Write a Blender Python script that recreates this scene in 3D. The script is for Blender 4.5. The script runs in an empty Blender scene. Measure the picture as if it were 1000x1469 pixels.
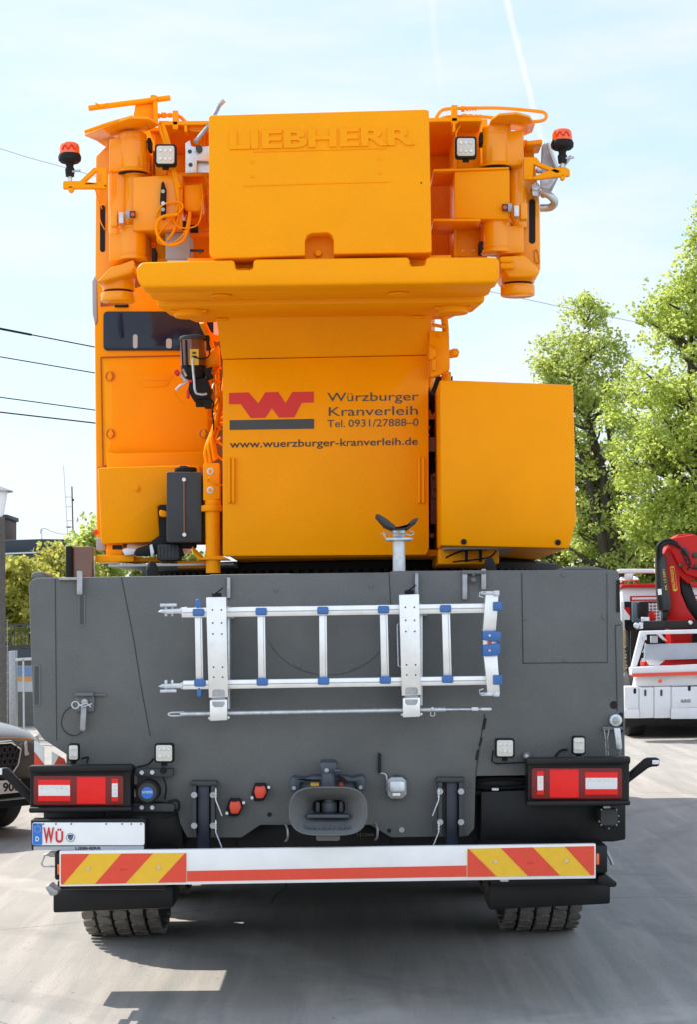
import bpy, bmesh, math, random
from math import radians as R, sin, cos, pi
from mathutils import Vector, Matrix, noise
random.seed(7)
sc = bpy.context.scene
COL = sc.collection
# ---------------------------------------------------------------- camera
F, CX, HY, EYE, ROLL = 2781.0, 500.0, 900.0, 1.72, R(0.72)
cam_d = bpy.data.cameras.new("camera"); cam = bpy.data.objects.new("camera", cam_d); COL.objects.link(cam)
cam_d.sensor_fit = 'HORIZONTAL'; cam_d.sensor_width = 36; cam_d.lens = 36 * F / 1000
cam_d.shift_y = (HY - 734.5) / 1000
cam_d.clip_end = 3000
c_, s_ = cos(ROLL), sin(ROLL)
cam.matrix_world = Matrix(((c_, s_, 0, 0), (0, 0, -1, 0), (-s_, c_, 0, EYE), (0, 0, 0, 1)))
sc.camera = cam
# ---------------------------------------------------------------- light
SUN_EL, SUN_DX, SUN_DY = R(48), 0.72, -0.694            # light travels towards +x and the camera
W = bpy.data.worlds.new("World"); sc.world = W; W.use_nodes = True
sun_d = bpy.data.lights.new("sun", 'SUN'); sun = bpy.data.objects.new("sun", sun_d); COL.objects.link(sun)
sun_d.energy = 3.1; sun_d.angle = R(0.53); sun_d.color = (1.0, .93, .82)
ldir = Vector((SUN_DX * cos(SUN_EL), SUN_DY * cos(SUN_EL), -sin(SUN_EL)))
sun.rotation_euler = ldir.to_track_quat('-Z', 'Y').to_euler(); sun.location = (-8, 16, 14)
sc.view_settings.view_transform = 'Standard'; sc.view_settings.look = 'None'
sc.view_settings.gamma = 1.0; sc.view_settings.exposure = 1.18
# ---------------------------------------------------------------- pixel measurements -> metres
def ray(px, py):
    u, v = (px - CX) / F, -(py - HY) / F
    return u * c_ + v * s_, -u * s_ + v * c_
def P(px, py, Y):
    x, z = ray(px, py)
    return Vector((x * Y, Y, EYE + z * Y))
def world_sky():
    nt = W.node_tree; N = nt.nodes; L = nt.links; N.clear()
    out = N.new('ShaderNodeOutputWorld'); bg = N.new('ShaderNodeBackground')
    sky = N.new('ShaderNodeTexSky'); sky.sky_type = 'NISHITA'; sky.sun_disc = False
    sky.sun_elevation = SUN_EL; sky.sun_rotation = math.atan2(-SUN_DX, -SUN_DY)
    sky.air_density = 1.0; sky.dust_density = 1.2; sky.ozone_density = 1.5
    tc = N.new('ShaderNodeTexCoord')
    mp = N.new('ShaderNodeMapping'); mp.inputs['Scale'].default_value = (2.2, 2.2, 9.0); mp.inputs['Rotation'].default_value = (0.15, 0.2, 0.3)
    no = N.new('ShaderNodeTexNoise'); no.inputs['Scale'].default_value = 2.2; no.inputs['Detail'].default_value = 7; no.inputs['Roughness'].default_value = .55
    L.new(tc.outputs['Generated'], mp.inputs['Vector']); L.new(mp.outputs[0], no.inputs['Vector'])
    cr = N.new('ShaderNodeMapRange'); cr.inputs['From Min'].default_value = .38; cr.inputs['From Max'].default_value = .72
    cr.inputs['To Min'].default_value = .7; cr.inputs['To Max'].default_value = .96
    L.new(no.outputs['Fac'], cr.inputs['Value'])
    fac = cr.outputs[0]
    def m(op, a, b=None):
        n = N.new('ShaderNodeMath'); n.operation = op
        for i, q in enumerate((a, b)):
            if q is None: continue
            if isinstance(q, (int, float)): n.inputs[i].default_value = q
            else: L.new(q, n.inputs[i])
        return n.outputs[0]
    def dot(v):
        n = N.new('ShaderNodeVectorMath'); n.operation = 'DOT_PRODUCT'
        L.new(tc.outputs['Generated'], n.inputs[0]); n.inputs[1].default_value = v
        return n.outputs['Value']
    def sm(v, a, b, lo, hi):
        n = N.new('ShaderNodeMapRange'); n.interpolation_type = 'SMOOTHSTEP'
        L.new(v, n.inputs['Value'])
        for k, q in zip(('From Min', 'From Max', 'To Min', 'To Max'), (a, b, lo, hi)): n.inputs[k].default_value = q
        return n.outputs[0]
    n2 = N.new('ShaderNodeTexNoise'); n2.inputs['Scale'].default_value = 60; n2.inputs['Detail'].default_value = 3
    L.new(tc.outputs['Generated'], n2.inputs['Vector'])
    def trail(pa, pb, w, amt):
        xa, za = ray(*pa); xb, zb = ray(*pb)
        da = Vector((xa, 1, za)).normalized(); db = Vector((xb, 1, zb)).normalized()
        nn = da.cross(db).normalized(); ax = (da - db).normalized()
        d = m('ABSOLUTE', m('ADD', dot(nn), m('MULTIPLY', m('SUBTRACT', n2.outputs['Fac'], .5), w * 1.2)))
        s = sm(d, w * .25, w, 1, 0)
        t = sm(dot(ax), db.dot(ax), db.dot(ax) + (da.dot(ax) - db.dot(ax)) * .55, 0, amt)
        t2 = sm(m('MULTIPLY', n2.outputs['Fac'], 1), .25, .6, .55, 1)
        return m('MULTIPLY', m('MULTIPLY', s, t), t2)
    tr = m('ADD', m('ADD', trail((712, -60), (812, 345), .0023, .7), trail((612, -60), (640, 190), .0026, .3)), trail((-20, 40), (60, 90), .003, .15))
    sep = N.new('ShaderNodeSeparateXYZ'); L.new(tc.outputs['Generated'], sep.inputs[0])
    def mixc(f, p, q):
        x = N.new('ShaderNodeMix'); x.data_type = 'RGBA'
        if isinstance(f, float): x.inputs[0].default_value = f
        else: L.new(f, x.inputs[0])
        for k, s in ((6, p), (7, q)):
            if isinstance(s, tuple): x.inputs[k].default_value = s
            else: L.new(s, x.inputs[k])
        return x.outputs[2]
    # thin high cloud: pale blue ahead; bright half added behind the viewer to light the crane
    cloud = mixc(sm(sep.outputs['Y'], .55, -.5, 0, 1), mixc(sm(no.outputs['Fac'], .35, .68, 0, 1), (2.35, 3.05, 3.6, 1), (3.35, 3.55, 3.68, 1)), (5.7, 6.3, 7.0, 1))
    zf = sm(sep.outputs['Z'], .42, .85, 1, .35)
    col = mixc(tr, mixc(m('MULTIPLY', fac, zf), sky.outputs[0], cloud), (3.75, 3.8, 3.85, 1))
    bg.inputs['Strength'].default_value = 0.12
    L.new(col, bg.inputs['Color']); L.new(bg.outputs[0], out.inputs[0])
world_sky()
# ---------------------------------------------------------------- materials
MATS = {}
def mat(name, col, rough=.5, metal=0, var=.0, vscale=6, bump=0, bscale=80, dirt=None, spec=.5, coat=0, alpha=1, trans=0, dirt_amt=.5, dscale=3, grain=0):
    if name in MATS: return MATS[name]
    m = bpy.data.materials.new(name); m.use_nodes = True; MATS[name] = m
    nt = m.node_tree; N = nt.nodes; L = nt.links; b = N['Principled BSDF']
    b.inputs['Base Color'].default_value = (*col, 1); b.inputs['Roughness'].default_value = rough
    b.inputs['Metallic'].default_value = metal; b.inputs['Specular IOR Level'].default_value = spec
    b.inputs['Coat Weight'].default_value = coat; b.inputs['Coat Roughness'].default_value = .08
    b.inputs['Alpha'].default_value = alpha; b.inputs['Transmission Weight'].default_value = trans
    tc = N.new('ShaderNodeTexCoord'); src = None
    if var > 0:
        n = N.new('ShaderNodeTexNoise'); n.inputs['Scale'].default_value = vscale; n.inputs['Detail'].default_value = 6; n.inputs['Roughness'].default_value = .6
        L.new(tc.outputs['Object'], n.inputs['Vector'])
        r = N.new('ShaderNodeValToRGB')
        r.color_ramp.elements[0].position = .3; r.color_ramp.elements[1].position = .7
        r.color_ramp.elements[0].color = (*[max(0, c * (1 - var)) for c in col], 1)
        r.color_ramp.elements[1].color = (*[min(1, c * (1 + var)) for c in col], 1)
        L.new(n.outputs['Fac'], r.inputs[0]); src = r.outputs[0]
        rr = N.new('ShaderNodeMapRange'); rr.inputs['To Min'].default_value = max(.03, rough - .1); rr.inputs['To Max'].default_value = min(1, rough + .12)
        L.new(n.outputs['Fac'], rr.inputs['Value']); L.new(rr.outputs[0], b.inputs['Roughness'])
    if dirt:
        n = N.new('ShaderNodeTexNoise'); n.inputs['Scale'].default_value = dscale; n.inputs['Detail'].default_value = 9; n.inputs['Roughness'].default_value = .72
        L.new(tc.outputs['Object'], n.inputs['Vector'])
        mr = N.new('ShaderNodeMapRange'); mr.inputs['From Min'].default_value = .5; mr.inputs['From Max'].default_value = .8; mr.inputs['To Max'].default_value = dirt_amt
        L.new(n.outputs['Fac'], mr.inputs['Value'])
        mx = N.new('ShaderNodeMix'); mx.data_type = 'RGBA'
        L.new(mr.outputs[0], mx.inputs[0]); mx.inputs[7].default_value = (*dirt, 1)
        if src: L.new(src, mx.inputs[6])
        else: mx.inputs[6].default_value = (*col, 1)
        src = mx.outputs[2]
    if grain:
        n = N.new('ShaderNodeTexNoise'); n.inputs['Scale'].default_value = 130; n.inputs['Detail'].default_value = 2; L.new(tc.outputs['Object'], n.inputs['Vector'])
        mr = N.new('ShaderNodeMapRange'); mr.inputs['From Min'].default_value = .3; mr.inputs['From Max'].default_value = .7; mr.inputs['To Min'].default_value = 1 - grain; mr.inputs['To Max'].default_value = 1 + grain
        L.new(n.outputs['Fac'], mr.inputs['Value'])
        hs = N.new('ShaderNodeVectorMath'); hs.operation = 'SCALE'; L.new(mr.outputs[0], hs.inputs['Scale']); L.new(src, hs.inputs[0]); src = hs.outputs[0]
    if src: L.new(src, b.inputs['Base Color'])
    if bump > 0:
        n = N.new('ShaderNodeTexNoise'); n.inputs['Scale'].default_value = bscale; n.inputs['Detail'].default_value = 4
        L.new(tc.outputs['Object'], n.inputs['Vector'])
        bp = N.new('ShaderNodeBump'); bp.inputs['Strength'].default_value = bump; bp.inputs['Distance'].default_value = .004
        L.new(n.outputs['Fac'], bp.inputs['Height']); L.new(bp.outputs[0], b.inputs['Normal'])
    return m
ORANGE = (.94, .33, .0005)
m_or = mat('orange_paint', ORANGE, .3, var=.035, vscale=2.5, bump=.1, bscale=60, dirt=(.74, .24, .01), dirt_amt=.3, spec=.09, dscale=2, grain=.03)
m_gl = mat('glossy_orange_paint', (.91, .32, .0005), .2, var=.03, vscale=3, spec=.3, coat=.15, bump=.06, bscale=14)
m_cast = mat('orange_paint_on_cast_iron', (.95, .342, .001), .44, var=.03, vscale=5, bump=.3, bscale=110, dirt=(.86, .29, .002), dirt_amt=.3, spec=.12, grain=.025)
m_deck = mat('grey_grit_paint', (.126, .130, .127), .7, var=.12, vscale=3, bump=.5, bscale=420, dirt=(.19, .18, .16), dirt_amt=.5, dscale=2.2, spec=.3, grain=.1)
m_deck2 = mat('grey_smooth_paint', (.115, .12, .12), .5, var=.1, vscale=8, bump=.1, dirt=(.13, .12, .11), dirt_amt=.3)
m_blk = mat('black_paint', (.006, .0065, .0075), .45, var=.2, vscale=10, dirt=(.035, .032, .028), dirt_amt=.4, bump=.08, spec=.3)
m_rub = mat('black_rubber', (.009, .009, .010), .7, spec=.3, var=.2, vscale=20, bump=.2)
m_gap = mat('dark_gap', (.006, .006, .007), .8)
m_alu = mat('brushed_aluminium', (.74, .74, .73), .36, metal=.75, var=.08, vscale=14, bump=.15, bscale=160, dirt=(.5, .48, .45), dirt_amt=.3)
m_zinc = mat('galvanised_steel', (.52, .55, .58), .38, metal=.7, var=.18, vscale=40, bump=.1)
m_steel = mat('worn_steel', (.33, .34, .35), .42, metal=.6, var=.2, vscale=25, bump=.1)
m_blue = mat('blue_plastic', (.035, .13, .36), .4, var=.08, vscale=10)
m_navy = mat('dark_blue_black_paint', (.015, .02, .04), .4, var=.15, vscale=10)
m_white = mat('white_paint', (.78, .78, .77), .35, var=.04, vscale=8, dirt=(.5, .47, .42), dirt_amt=.3)
m_red = mat('red_reflective_film', (.70, .055, .022), .38, var=.05, vscale=30)
m_yel = mat('yellow_reflective_film', (.78, .46, .015), .38, var=.05, vscale=30)
m_lred = mat('red_lens', (.80, .012, .01), .2, var=.05, vscale=30, spec=.25, bump=.35, bscale=170)
m_ldred = mat('dark_red_lens', (.17, .012, .010), .2, var=.06, vscale=30, spec=.3, bump=.25, bscale=170)
m_lclear = mat('clear_ribbed_lens', (.72, .72, .72), .2, bump=.8, bscale=150)
m_led = mat('led_reflector', (.70, .69, .62), .25, var=.2, vscale=60, metal=.2)
m_ledface = mat('lamp_face', (.58, .57, .5), .3, var=.05, vscale=60)
m_amber = mat('amber_lens', (.9, .12, .01), .15, coat=.3)
m_logo_red = mat('red_print', (.66, .014, .006), .5, var=.04)
m_logo_gr = mat('dark_grey_print', (.042, .046, .042), .5, var=.05)
m_print = mat('black_print', (.02, .02, .02), .5)
m_glass = mat('tinted_glass', (.012, .024, .05), .06, spec=.3, var=.2, vscale=2)
m_dgrey = mat('dark_grey_plastic', (.03, .033, .035), .55, var=.15, vscale=12, bump=.2, bscale=200)
m_gbox = mat('light_grey_box', (.36, .38, .41), .45, var=.06)
m_brown = mat('brown_smoked_plastic', (.16, .05, .02), .15, var=.15, vscale=9, coat=.3)
m_tyre = mat('dusty_tyre', (.17, .155, .135), .85, var=.35, vscale=18, bump=.5, bscale=60)
m_tyred = mat('dark_tyre', (.018, .018, .018), .8, var=.3, vscale=15)
m_pblue = mat('plate_blue', (.01, .16, .55), .35)
m_rednum = mat('red_number', (.55, .02, .02), .4)
m_sky_blue = mat('bright_blue_sticker', (.01, .16, .55), .35)

# ---------------------------------------------------------------- mesh helpers
def smooth_pts(pts, n=6):
    if len(pts) < 3: return [Vector(p) for p in pts]
    p = [Vector(q) for q in pts]; out = []
    for i in range(len(p) - 1):
        a = p[max(i - 1, 0)]; b = p[i]; c = p[i + 1]; d = p[min(i + 2, len(p) - 1)]
        for k in range(n):
            t = k / n
            out.append(.5 * ((2 * b) + (c - a) * t + (2 * a - 5 * b + 4 * c - d) * t * t + (3 * b - a - 3 * c + d) * t ** 3))
    out.append(p[-1]); return out
def rrect(x0, y0, x1, y1, r, n=4):
    if r <= 0: return [(x0, y0), (x1, y0), (x1, y1), (x0, y1)]
    o = []
    for cx, cy, a in ((x1 - r, y0 + r, -90), (x1 - r, y1 - r, 0), (x0 + r, y1 - r, 90), (x0 + r, y0 + r, 180)):
        for k in range(n + 1):
            t = R(a + 90 * k / n); o.append((cx + r * cos(t), cy + r * sin(t)))
    return o
class MB:
    def __init__(s): s.v = []; s.f = []; s.st = []
    def add(s, v, f):
        o = len(s.v); s.st.append((o, len(s.f))); s.v += [Vector(q) for q in v]; s.f += [tuple(i + o for i in q) for q in f]; return s
    def solid(s, front, back):
        n = len(front); f = [tuple(range(n)), tuple(range(2 * n - 1, n - 1, -1))]
        f += [(i, i + n, (i + 1) % n + n, (i + 1) % n) for i in range(n)]
        return s.add(list(front) + list(back), f)
    def prism(s, pts, Y, d):                       # outline measured in the photo, at distance Y, d metres thick
        fr = [P(x, y, Y) for x, y in pts]
        return s.solid(fr, [q + Vector((0, d, 0)) for q in fr])
    def rect(s, x0, y0, x1, y1, Y, d, r=0): return s.prism(rrect(x0, y0, x1, y1, r), Y, d)
    def box(s, x0, x1, y0, y1, z0, z1):
        fr = [(x0, y0, z0), (x1, y0, z0), (x1, y0, z1), (x0, y0, z1)]
        return s.solid([Vector(q) for q in fr], [Vector((q[0], y1, q[2])) for q in fr])
    def obox(s, c, ax, ay, az):                    # box from a centre and three half vectors
        c = Vector(c); ax, ay, az = Vector(ax), Vector(ay), Vector(az)
        fr = [c - ax - ay - az, c + ax - ay - az, c + ax - ay + az, c - ax - ay + az]
        return s.solid(fr, [q + 2 * ay for q in fr])
    def hplate(s, xy, z0, z1):
        return s.solid([Vector((x, y, z0)) for x, y in xy], [Vector((x, y, z1)) for x, y in xy])
    def lathe(s, o, ax, prof, n=24):               # prof: (distance along the axis, radius)
        o = Vector(o); ax = Vector(ax).normalized(); u = ax.orthogonal().normalized(); w = ax.cross(u)
        v = []; f = []
        for t, r in prof:
            for k in range(n):
                a = 2 * pi * k / n; v.append(o + ax * t + (u * cos(a) + w * sin(a)) * max(r, 1e-4))
        for i in range(len(prof) - 1):
            for k in range(n):
                a, b = i * n + k, i * n + (k + 1) % n
                f.append((a, b, b + n, a + n))
        f.append(tuple(range(n))); f.append(tuple(range((len(prof) - 1) * n, len(prof) * n)))
        return s.add(v, f)
    def cyl(s, a, b, r, r2=None, n=20):
        a, b = Vector(a), Vector(b)
        return s.lathe(a, b - a, [(0, r), ((b - a).length, r if r2 is None else r2)], n)
    def pcyl(s, px, y0, y1, Y, rpx, rpx2=None, n=28):    # upright cylinder from measured rows, Y at its axis
        k = Y / F
        a = P(px, y0, Y); b = P(px, y1, Y); b.x = a.x = (a.x + b.x) / 2
        return s.cyl(a, b, rpx * k, None if rpx2 is None else rpx2 * k, n)
    def disc(s, px, py, Y, rpx, d, n=20, r2=None):       # short cylinder facing the camera side
        a = P(px, py, Y); r = rpx * Y / F
        return s.cyl(a, a + Vector((0, d, 0)), r if r2 is None else r2 * Y / F, r, n)
    def tube(s, pts, r, n=8, sm=True):
        p = smooth_pts(pts) if sm else [Vector(q) for q in pts]
        v = []; f = []; prev = None
        for i, q in enumerate(p):
            t = (p[min(i + 1, len(p) - 1)] - p[max(i - 1, 0)])
            t = t.normalized() if t.length > 1e-9 else Vector((0, 0, 1))
            u = t.orthogonal().normalized() if prev is None else (prev - t * prev.dot(t))
            u = u.normalized() if u.length > 1e-6 else t.orthogonal().normalized()
            prev = u; w = t.cross(u)
            rr = r[0] + (r[1] - r[0]) * i / (len(p) - 1) if isinstance(r, tuple) else r
            for k in range(n):
                a = 2 * pi * k / n; v.append(q + (u * cos(a) + w * sin(a)) * rr)
        for i in range(len(p) - 1):
            for k in range(n):
                a, b = i * n + k, i * n + (k + 1) % n; f.append((a, b, b + n, a + n))
        f.append(tuple(range(n))); f.append(tuple(range((len(p) - 1) * n, len(p) * n)))
        return s.add(v, f)
    def ptube(s, pts, Y, rpx, n=8, sm=True):             # tube through measured points (px, py[, Y])
        return s.tube([P(q[0], q[1], q[2] if len(q) > 2 else Y) for q in pts], rpx * Y / F, n, sm)
    def sphere(s, c, r, n=14, sq=(1, 1, 1)):
        c = Vector(c); v = []; f = []; m = n // 2
        for i in range(m + 1):
            a = pi * i / m
            for k in range(n):
                b = 2 * pi * k / n
                v.append(c + Vector((r * sq[0] * sin(a) * cos(b), r * sq[1] * sin(a) * sin(b), r * sq[2] * cos(a))))
        for i in range(m):
            for k in range(n):
                a, b = i * n + k, i * n + (k + 1) % n; f.append((a, b, b + n, a + n))
        return s.add(v, f)
    def each(s, name, m, parent=None, bev=0, **k):       # every solid of this builder as an object of its own
        r = []; e = s.st + [(len(s.v), len(s.f))]
        for (v0, f0), (v1, f1) in zip(e, e[1:]):
            q = MB(); q.add(s.v[v0:v1], [tuple(i - v0 for i in f) for f in s.f[f0:f1]]); r.append(q.build(name, m, parent, bev, **k))
        return r
    def flat(s, pts, z, th):                             # horizontal plate at height z, outline measured in the photo
        lo = []
        for x, y in pts:
            rx, rz = ray(x, y); Y = (z - EYE) / rz; lo.append(Vector((rx * Y, Y, z)))
        return s.solid(lo, [q + Vector((0, 0, th)) for q in lo])
    def build(s, name, m, parent=None, bev=0, seg=2, ang=38, label=None):
        me = bpy.data.meshes.new(name); bm = bmesh.new()
        vs = [bm.verts.new(q) for q in s.v]
        for q in s.f:
            try: bm.faces.new([vs[i] for i in q])
            except ValueError: pass
        bmesh.ops.remove_doubles(bm, verts=bm.verts, dist=1e-6)
        bmesh.ops.recalc_face_normals(bm, faces=bm.faces)
        if bev:
            ed = [e for e in bm.edges if len(e.link_faces) == 2 and e.calc_face_angle(0) > R(30)]
            if ed: bmesh.ops.bevel(bm, geom=ed, offset=bev, segments=seg, profile=.5, affect='EDGES', clamp_overlap=True)
        for e in bm.edges: e.smooth = len(e.link_faces) == 2 and e.calc_face_angle(0) < R(ang)
        for q in bm.faces: q.smooth = True
        bm.to_mesh(me); bm.free(); me.materials.append(m)
        o = bpy.data.objects.new(name, me); COL.objects.link(o)
        if parent is not None: setpar(o, parent)
        if label: o['label'] = label
        return o
def setpar(o, p):
    while p.parent is not None and p.parent.parent is not None: p = p.parent      # thing > part > sub-part, no deeper
    o.parent = p
    if p.parent is None and p.type == 'EMPTY' and not p.get('local'): o.matrix_parent_inverse = Matrix.Translation(-p.location)
def thing(name, label, cat, loc, group=None, rz=None):
    o = bpy.data.objects.new(name, None); COL.objects.link(o); o.empty_display_size = .3
    o.location = loc; o['label'] = label; o['category'] = cat
    if rz is not None: o.rotation_euler = (0, 0, rz)
    if group: o['group'] = group
    return o
def tag(o, label, cat, group=None):
    o['label'] = label; o['category'] = cat
    if group: o['group'] = group
    return o
def struct(o): o['kind'] = 'structure'; return o
def lettering(s, o, wv, up, Y, m, name, parent, bold=0, depth=.002, back=.0005):
    """text from baseline corner o (px), reaching along wv (px), capitals as tall as up (px)"""
    cu = bpy.data.curves.new('t', 'FONT'); cu.body = s; cu.size = 1; cu.offset = bold; cu.resolution_u = 4
    ob = bpy.data.objects.new('t', cu); COL.objects.link(ob)
    bpy.context.view_layer.update()
    me = bpy.data.meshes.new_from_object(ob.evaluated_get(bpy.context.evaluated_depsgraph_get()))
    vs = [v.co.copy() for v in me.vertices]; fs = [tuple(p.vertices) for p in me.polygons]
    bpy.data.objects.remove(ob); bpy.data.curves.remove(cu); bpy.data.meshes.remove(me)
    x0 = min(v.x for v in vs); x1 = max(v.x for v in vs); cap = .729 + bold
    mp = lambda v: (o[0] + wv[0] * (v.x - x0) / (x1 - x0) + up[0] * v.y / cap, o[1] + wv[1] * (v.x - x0) / (x1 - x0) + up[1] * v.y / cap)
    bm = bmesh.new(); V = [bm.verts.new(P(*mp(v), Y)) for v in vs]
    for f in fs:
        try: bm.faces.new([V[i] for i in f])
        except ValueError: pass
    bmesh.ops.remove_doubles(bm, verts=bm.verts, dist=1e-6)
    g = bmesh.ops.extrude_face_region(bm, geom=bm.faces[:])
    for e in g['geom']:
        if isinstance(e, bmesh.types.BMVert): e.co.y -= depth
    bmesh.ops.recalc_face_normals(bm, faces=bm.faces)
    ms = bpy.data.meshes.new(name); bm.to_mesh(ms); bm.free(); ms.materials.append(m)
    ob = bpy.data.objects.new(name, ms); COL.objects.link(ob); setpar(ob, parent)
    ob.location.y = -back
    return ob
# ---------------------------------------------------------------- ground
def ground_mat():
    m = bpy.data.materials.new('dusty_concrete'); m.use_nodes = True
    nt = m.node_tree; N = nt.nodes; L = nt.links; b = N['Principled BSDF']
    tc = N.new('ShaderNodeTexCoord')
    def noi(sc, det=8, rough=.6, st=None, dist=0):
        n = N.new('ShaderNodeTexNoise'); n.inputs['Scale'].default_value = sc; n.inputs['Detail'].default_value = det
        n.inputs['Roughness'].default_value = rough; n.inputs['Distortion'].default_value = dist
        if st:
            mp = N.new('ShaderNodeMapping'); mp.inputs['Scale'].default_value = st[0]; mp.inputs['Rotation'].default_value = (0, 0, st[1])
            L.new(tc.outputs['Object'], mp.inputs[0]); L.new(mp.outputs[0], n.inputs['Vector'])
        else: L.new(tc.outputs['Object'], n.inputs['Vector'])
        return n.outputs['Fac']
    def rng(v, a, b_, lo, hi):
        r = N.new('ShaderNodeMapRange'); L.new(v, r.inputs[0])
        for k, q in zip(('From Min', 'From Max', 'To Min', 'To Max'), (a, b_, lo, hi)): r.inputs[k].default_value = q
        return r.outputs[0]
    def mix(f, a, c, bl='MIX'):
        x = N.new('ShaderNodeMix'); x.data_type = 'RGBA'; x.blend_type = bl
        if isinstance(f, float): x.inputs[0].default_value = f
        else: L.new(f, x.inputs[0])
        for i, q in ((6, a), (7, c)):
            if isinstance(q, tuple): x.inputs[i].default_value = q
            else: L.new(q, x.inputs[i])
        return x.outputs[2]
    c = mix(rng(noi(.8, 13, .75), .38, .62, 0, 1), (.30, .28, .255, 1), (.375, .352, .32, 1))
    c = mix(rng(noi(3.2, 13, .8), .46, .64, 0, .7), c, (.25, .235, .22, 1))
    c = mix(rng(noi(1.0, 6, .6, ((6, .35, 1), .45)), .5, .66, 0, .75), c, (.22, .23, .215, 1))     # rubber sweeps
    c = mix(rng(noi(1.2, 6, .6, ((5, .3, 1), -.75)), .5, .68, 0, .7), c, (.47, .43, .39, 1))
    c = mix(rng(noi(26, 5, .6), .6, .66, 0, .5), c, (.2, .19, .18, 1))
    c = mix(rng(noi(150, 3, .6), .4, .62, .0, .6), c, (.22, .21, .195, 1))
    def arcs(cx, cy, r, w, amt, c, colr):                       # curved rubber marks left by turning lorries
        mp = N.new('ShaderNodeMapping'); mp.inputs['Location'].default_value = (-cx, -cy, 0); L.new(tc.outputs['Object'], mp.inputs[0])
        ln = N.new('ShaderNodeVectorMath'); ln.operation = 'LENGTH'; L.new(mp.outputs[0], ln.inputs[0])
        m1 = N.new('ShaderNodeMath'); m1.operation = 'SUBTRACT'; L.new(ln.outputs['Value'], m1.inputs[0]); m1.inputs[1].default_value = r
        m2 = N.new('ShaderNodeMath'); m2.operation = 'ABSOLUTE'; L.new(m1.outputs[0], m2.inputs[0])
        m3 = N.new('ShaderNodeMath'); m3.operation = 'MULTIPLY'; L.new(rng(m2.outputs[0], w * .6, w, amt, 0), m3.inputs[0]); L.new(rng(noi(2.5, 6, .7), .35, .65, 0, 1), m3.inputs[1])
        return mix(m3.outputs[0], c, colr)
    for q in ((9, 13, 7.0, .14), (9.2, 13.4, 7.9, .12), (-7, 3, 8.2, .15), (-7, 3, 9.6, .13), (6, 22, 9.5, .16), (5, 2, 6.3, .13), (-12, 15, 9.3, .15), (14, 9, 11.6, .14)):
        c = arcs(*q, .55, c, (.19, .18, .17, 1))
    for q in ((3, 3.2, 5.6, .2), (-9, 7, 9.2, .22), (10, 6, 8.3, .2)): c = arcs(*q, .6, c, (.47, .44, .40, 1))
    v = N.new('ShaderNodeTexVoronoi'); v.inputs['Scale'].default_value = 4.5; L.new(tc.outputs['Object'], v.inputs['Vector'])
    c = mix(rng(v.outputs['Distance'], .03, .055, .75, 0), c, (.06, .055, .05, 1))                  # grit and dark specks
    wv = N.new('ShaderNodeTexVoronoi'); wv.feature = 'DISTANCE_TO_EDGE'; wv.inputs['Scale'].default_value = .16
    nn = N.new('ShaderNodeTexNoise'); nn.inputs['Scale'].default_value = 1.5; nn.inputs['Detail'].default_value = 5
    L.new(tc.outputs['Object'], nn.inputs['Vector'])
    md = N.new('ShaderNodeMix'); md.data_type = 'VECTOR'; md.inputs[0].default_value = .12
    L.new(tc.outputs['Object'], md.inputs[4]); L.new(nn.outputs['Color'], md.inputs[5]); L.new(md.outputs[1], wv.inputs['Vector'])
    c = mix(rng(wv.outputs['Distance'], .0006, .0016, .8, 0), c, (.12, .115, .11, 1))              # hairline cracks
    L.new(c, b.inputs['Base Color']); b.inputs['Roughness'].default_value = .85
    bp = N.new('ShaderNodeBump'); bp.inputs['Strength'].default_value = .7; bp.inputs['Distance'].default_value = .006
    L.new(noi(90, 4, .6), bp.inputs['Height']); L.new(bp.outputs[0], b.inputs['Normal'])
    return m
g = MB(); g.add([(-400, -40, 0), (400, -40, 0), (400, 900, 0), (-400, 900, 0)], [(0, 1, 2, 3)])
ground = struct(g.build('ground', ground_mat()))
m_grass = mat('verge_grass', (.06, .085, .02), .9, var=.5, vscale=3, bump=1, bscale=30, dirt=(.16, .13, .07), dirt_amt=.6, dscale=1.2)
m_kerb = mat('kerb_concrete', (.36, .34, .31), .85, var=.15, vscale=6, bump=.3)
struct(MB().box(-300, 300, 36.0, 880, -.1, .09).build('verge', m_grass))
struct(MB().box(-300, 300, 35.84, 35.997, -.1, .11).build('kerb', m_kerb, bev=.02))

# ================================================================ the mobile crane
YP = 9.0
crane = thing('mobile_crane', 'orange and grey mobile crane seen from behind, with ladder on its rear panel', 'crane', (0, YP, 0))
C = crane
dl = lambda y: -0.0
# ---- carrier
rear_out = [(41, 840), (44, 833), (52, 829), (300, 825), (302, 824), (560, 821), (563, 819), (880, 817), (887, 819), (889, 828), (891, 890), (894, 892), (897, 1100),
            (750, 1112), (683, 1113), (681, 1188), (672, 1199), (562, 1201), (532, 1183), (373, 1183), (346, 1201), (268, 1201), (258, 1181),
            (254, 1162), (236, 1150), (196, 1150), (196, 1102), (100, 1102), (97, 1083), (62, 1060), (48, 1040)]
rp = MB().prism(rear_out, YP, .05).build('rear_panel', m_deck, C, bev=.006)
b = MB().box(-1.33, 1.24, 9.06, 12.2, 1.05, 1.93); b.box(-1.3, 1.22, 12.21, 20.6, 1.05, 1.90)
b.build('carrier_deck', m_deck2, C, bev=.02)
b = MB().box(-.98, .85, 9.3, 11.9, .62, 1.045); b.box(-.98, .82, 11.91, 20.4, .36, 1.04); b.box(-1.31, -.985, 12.3, 14.2, .45, 1.04); b.box(.955, 1.24, 12.3, 14.2, .45, 1.04)
b.each('chassis_frame', m_blk, C)
# carrier cab far ahead
cc = MB().hplate([(-1.3, 18.6), (1.22, 18.6), (1.22, 20.9), (.9, 21.2), (-1, 21.2), (-1.3, 20.9)], .5, 1.93)
cc.build('carrier_cab', m_or, C, bev=.05)
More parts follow.
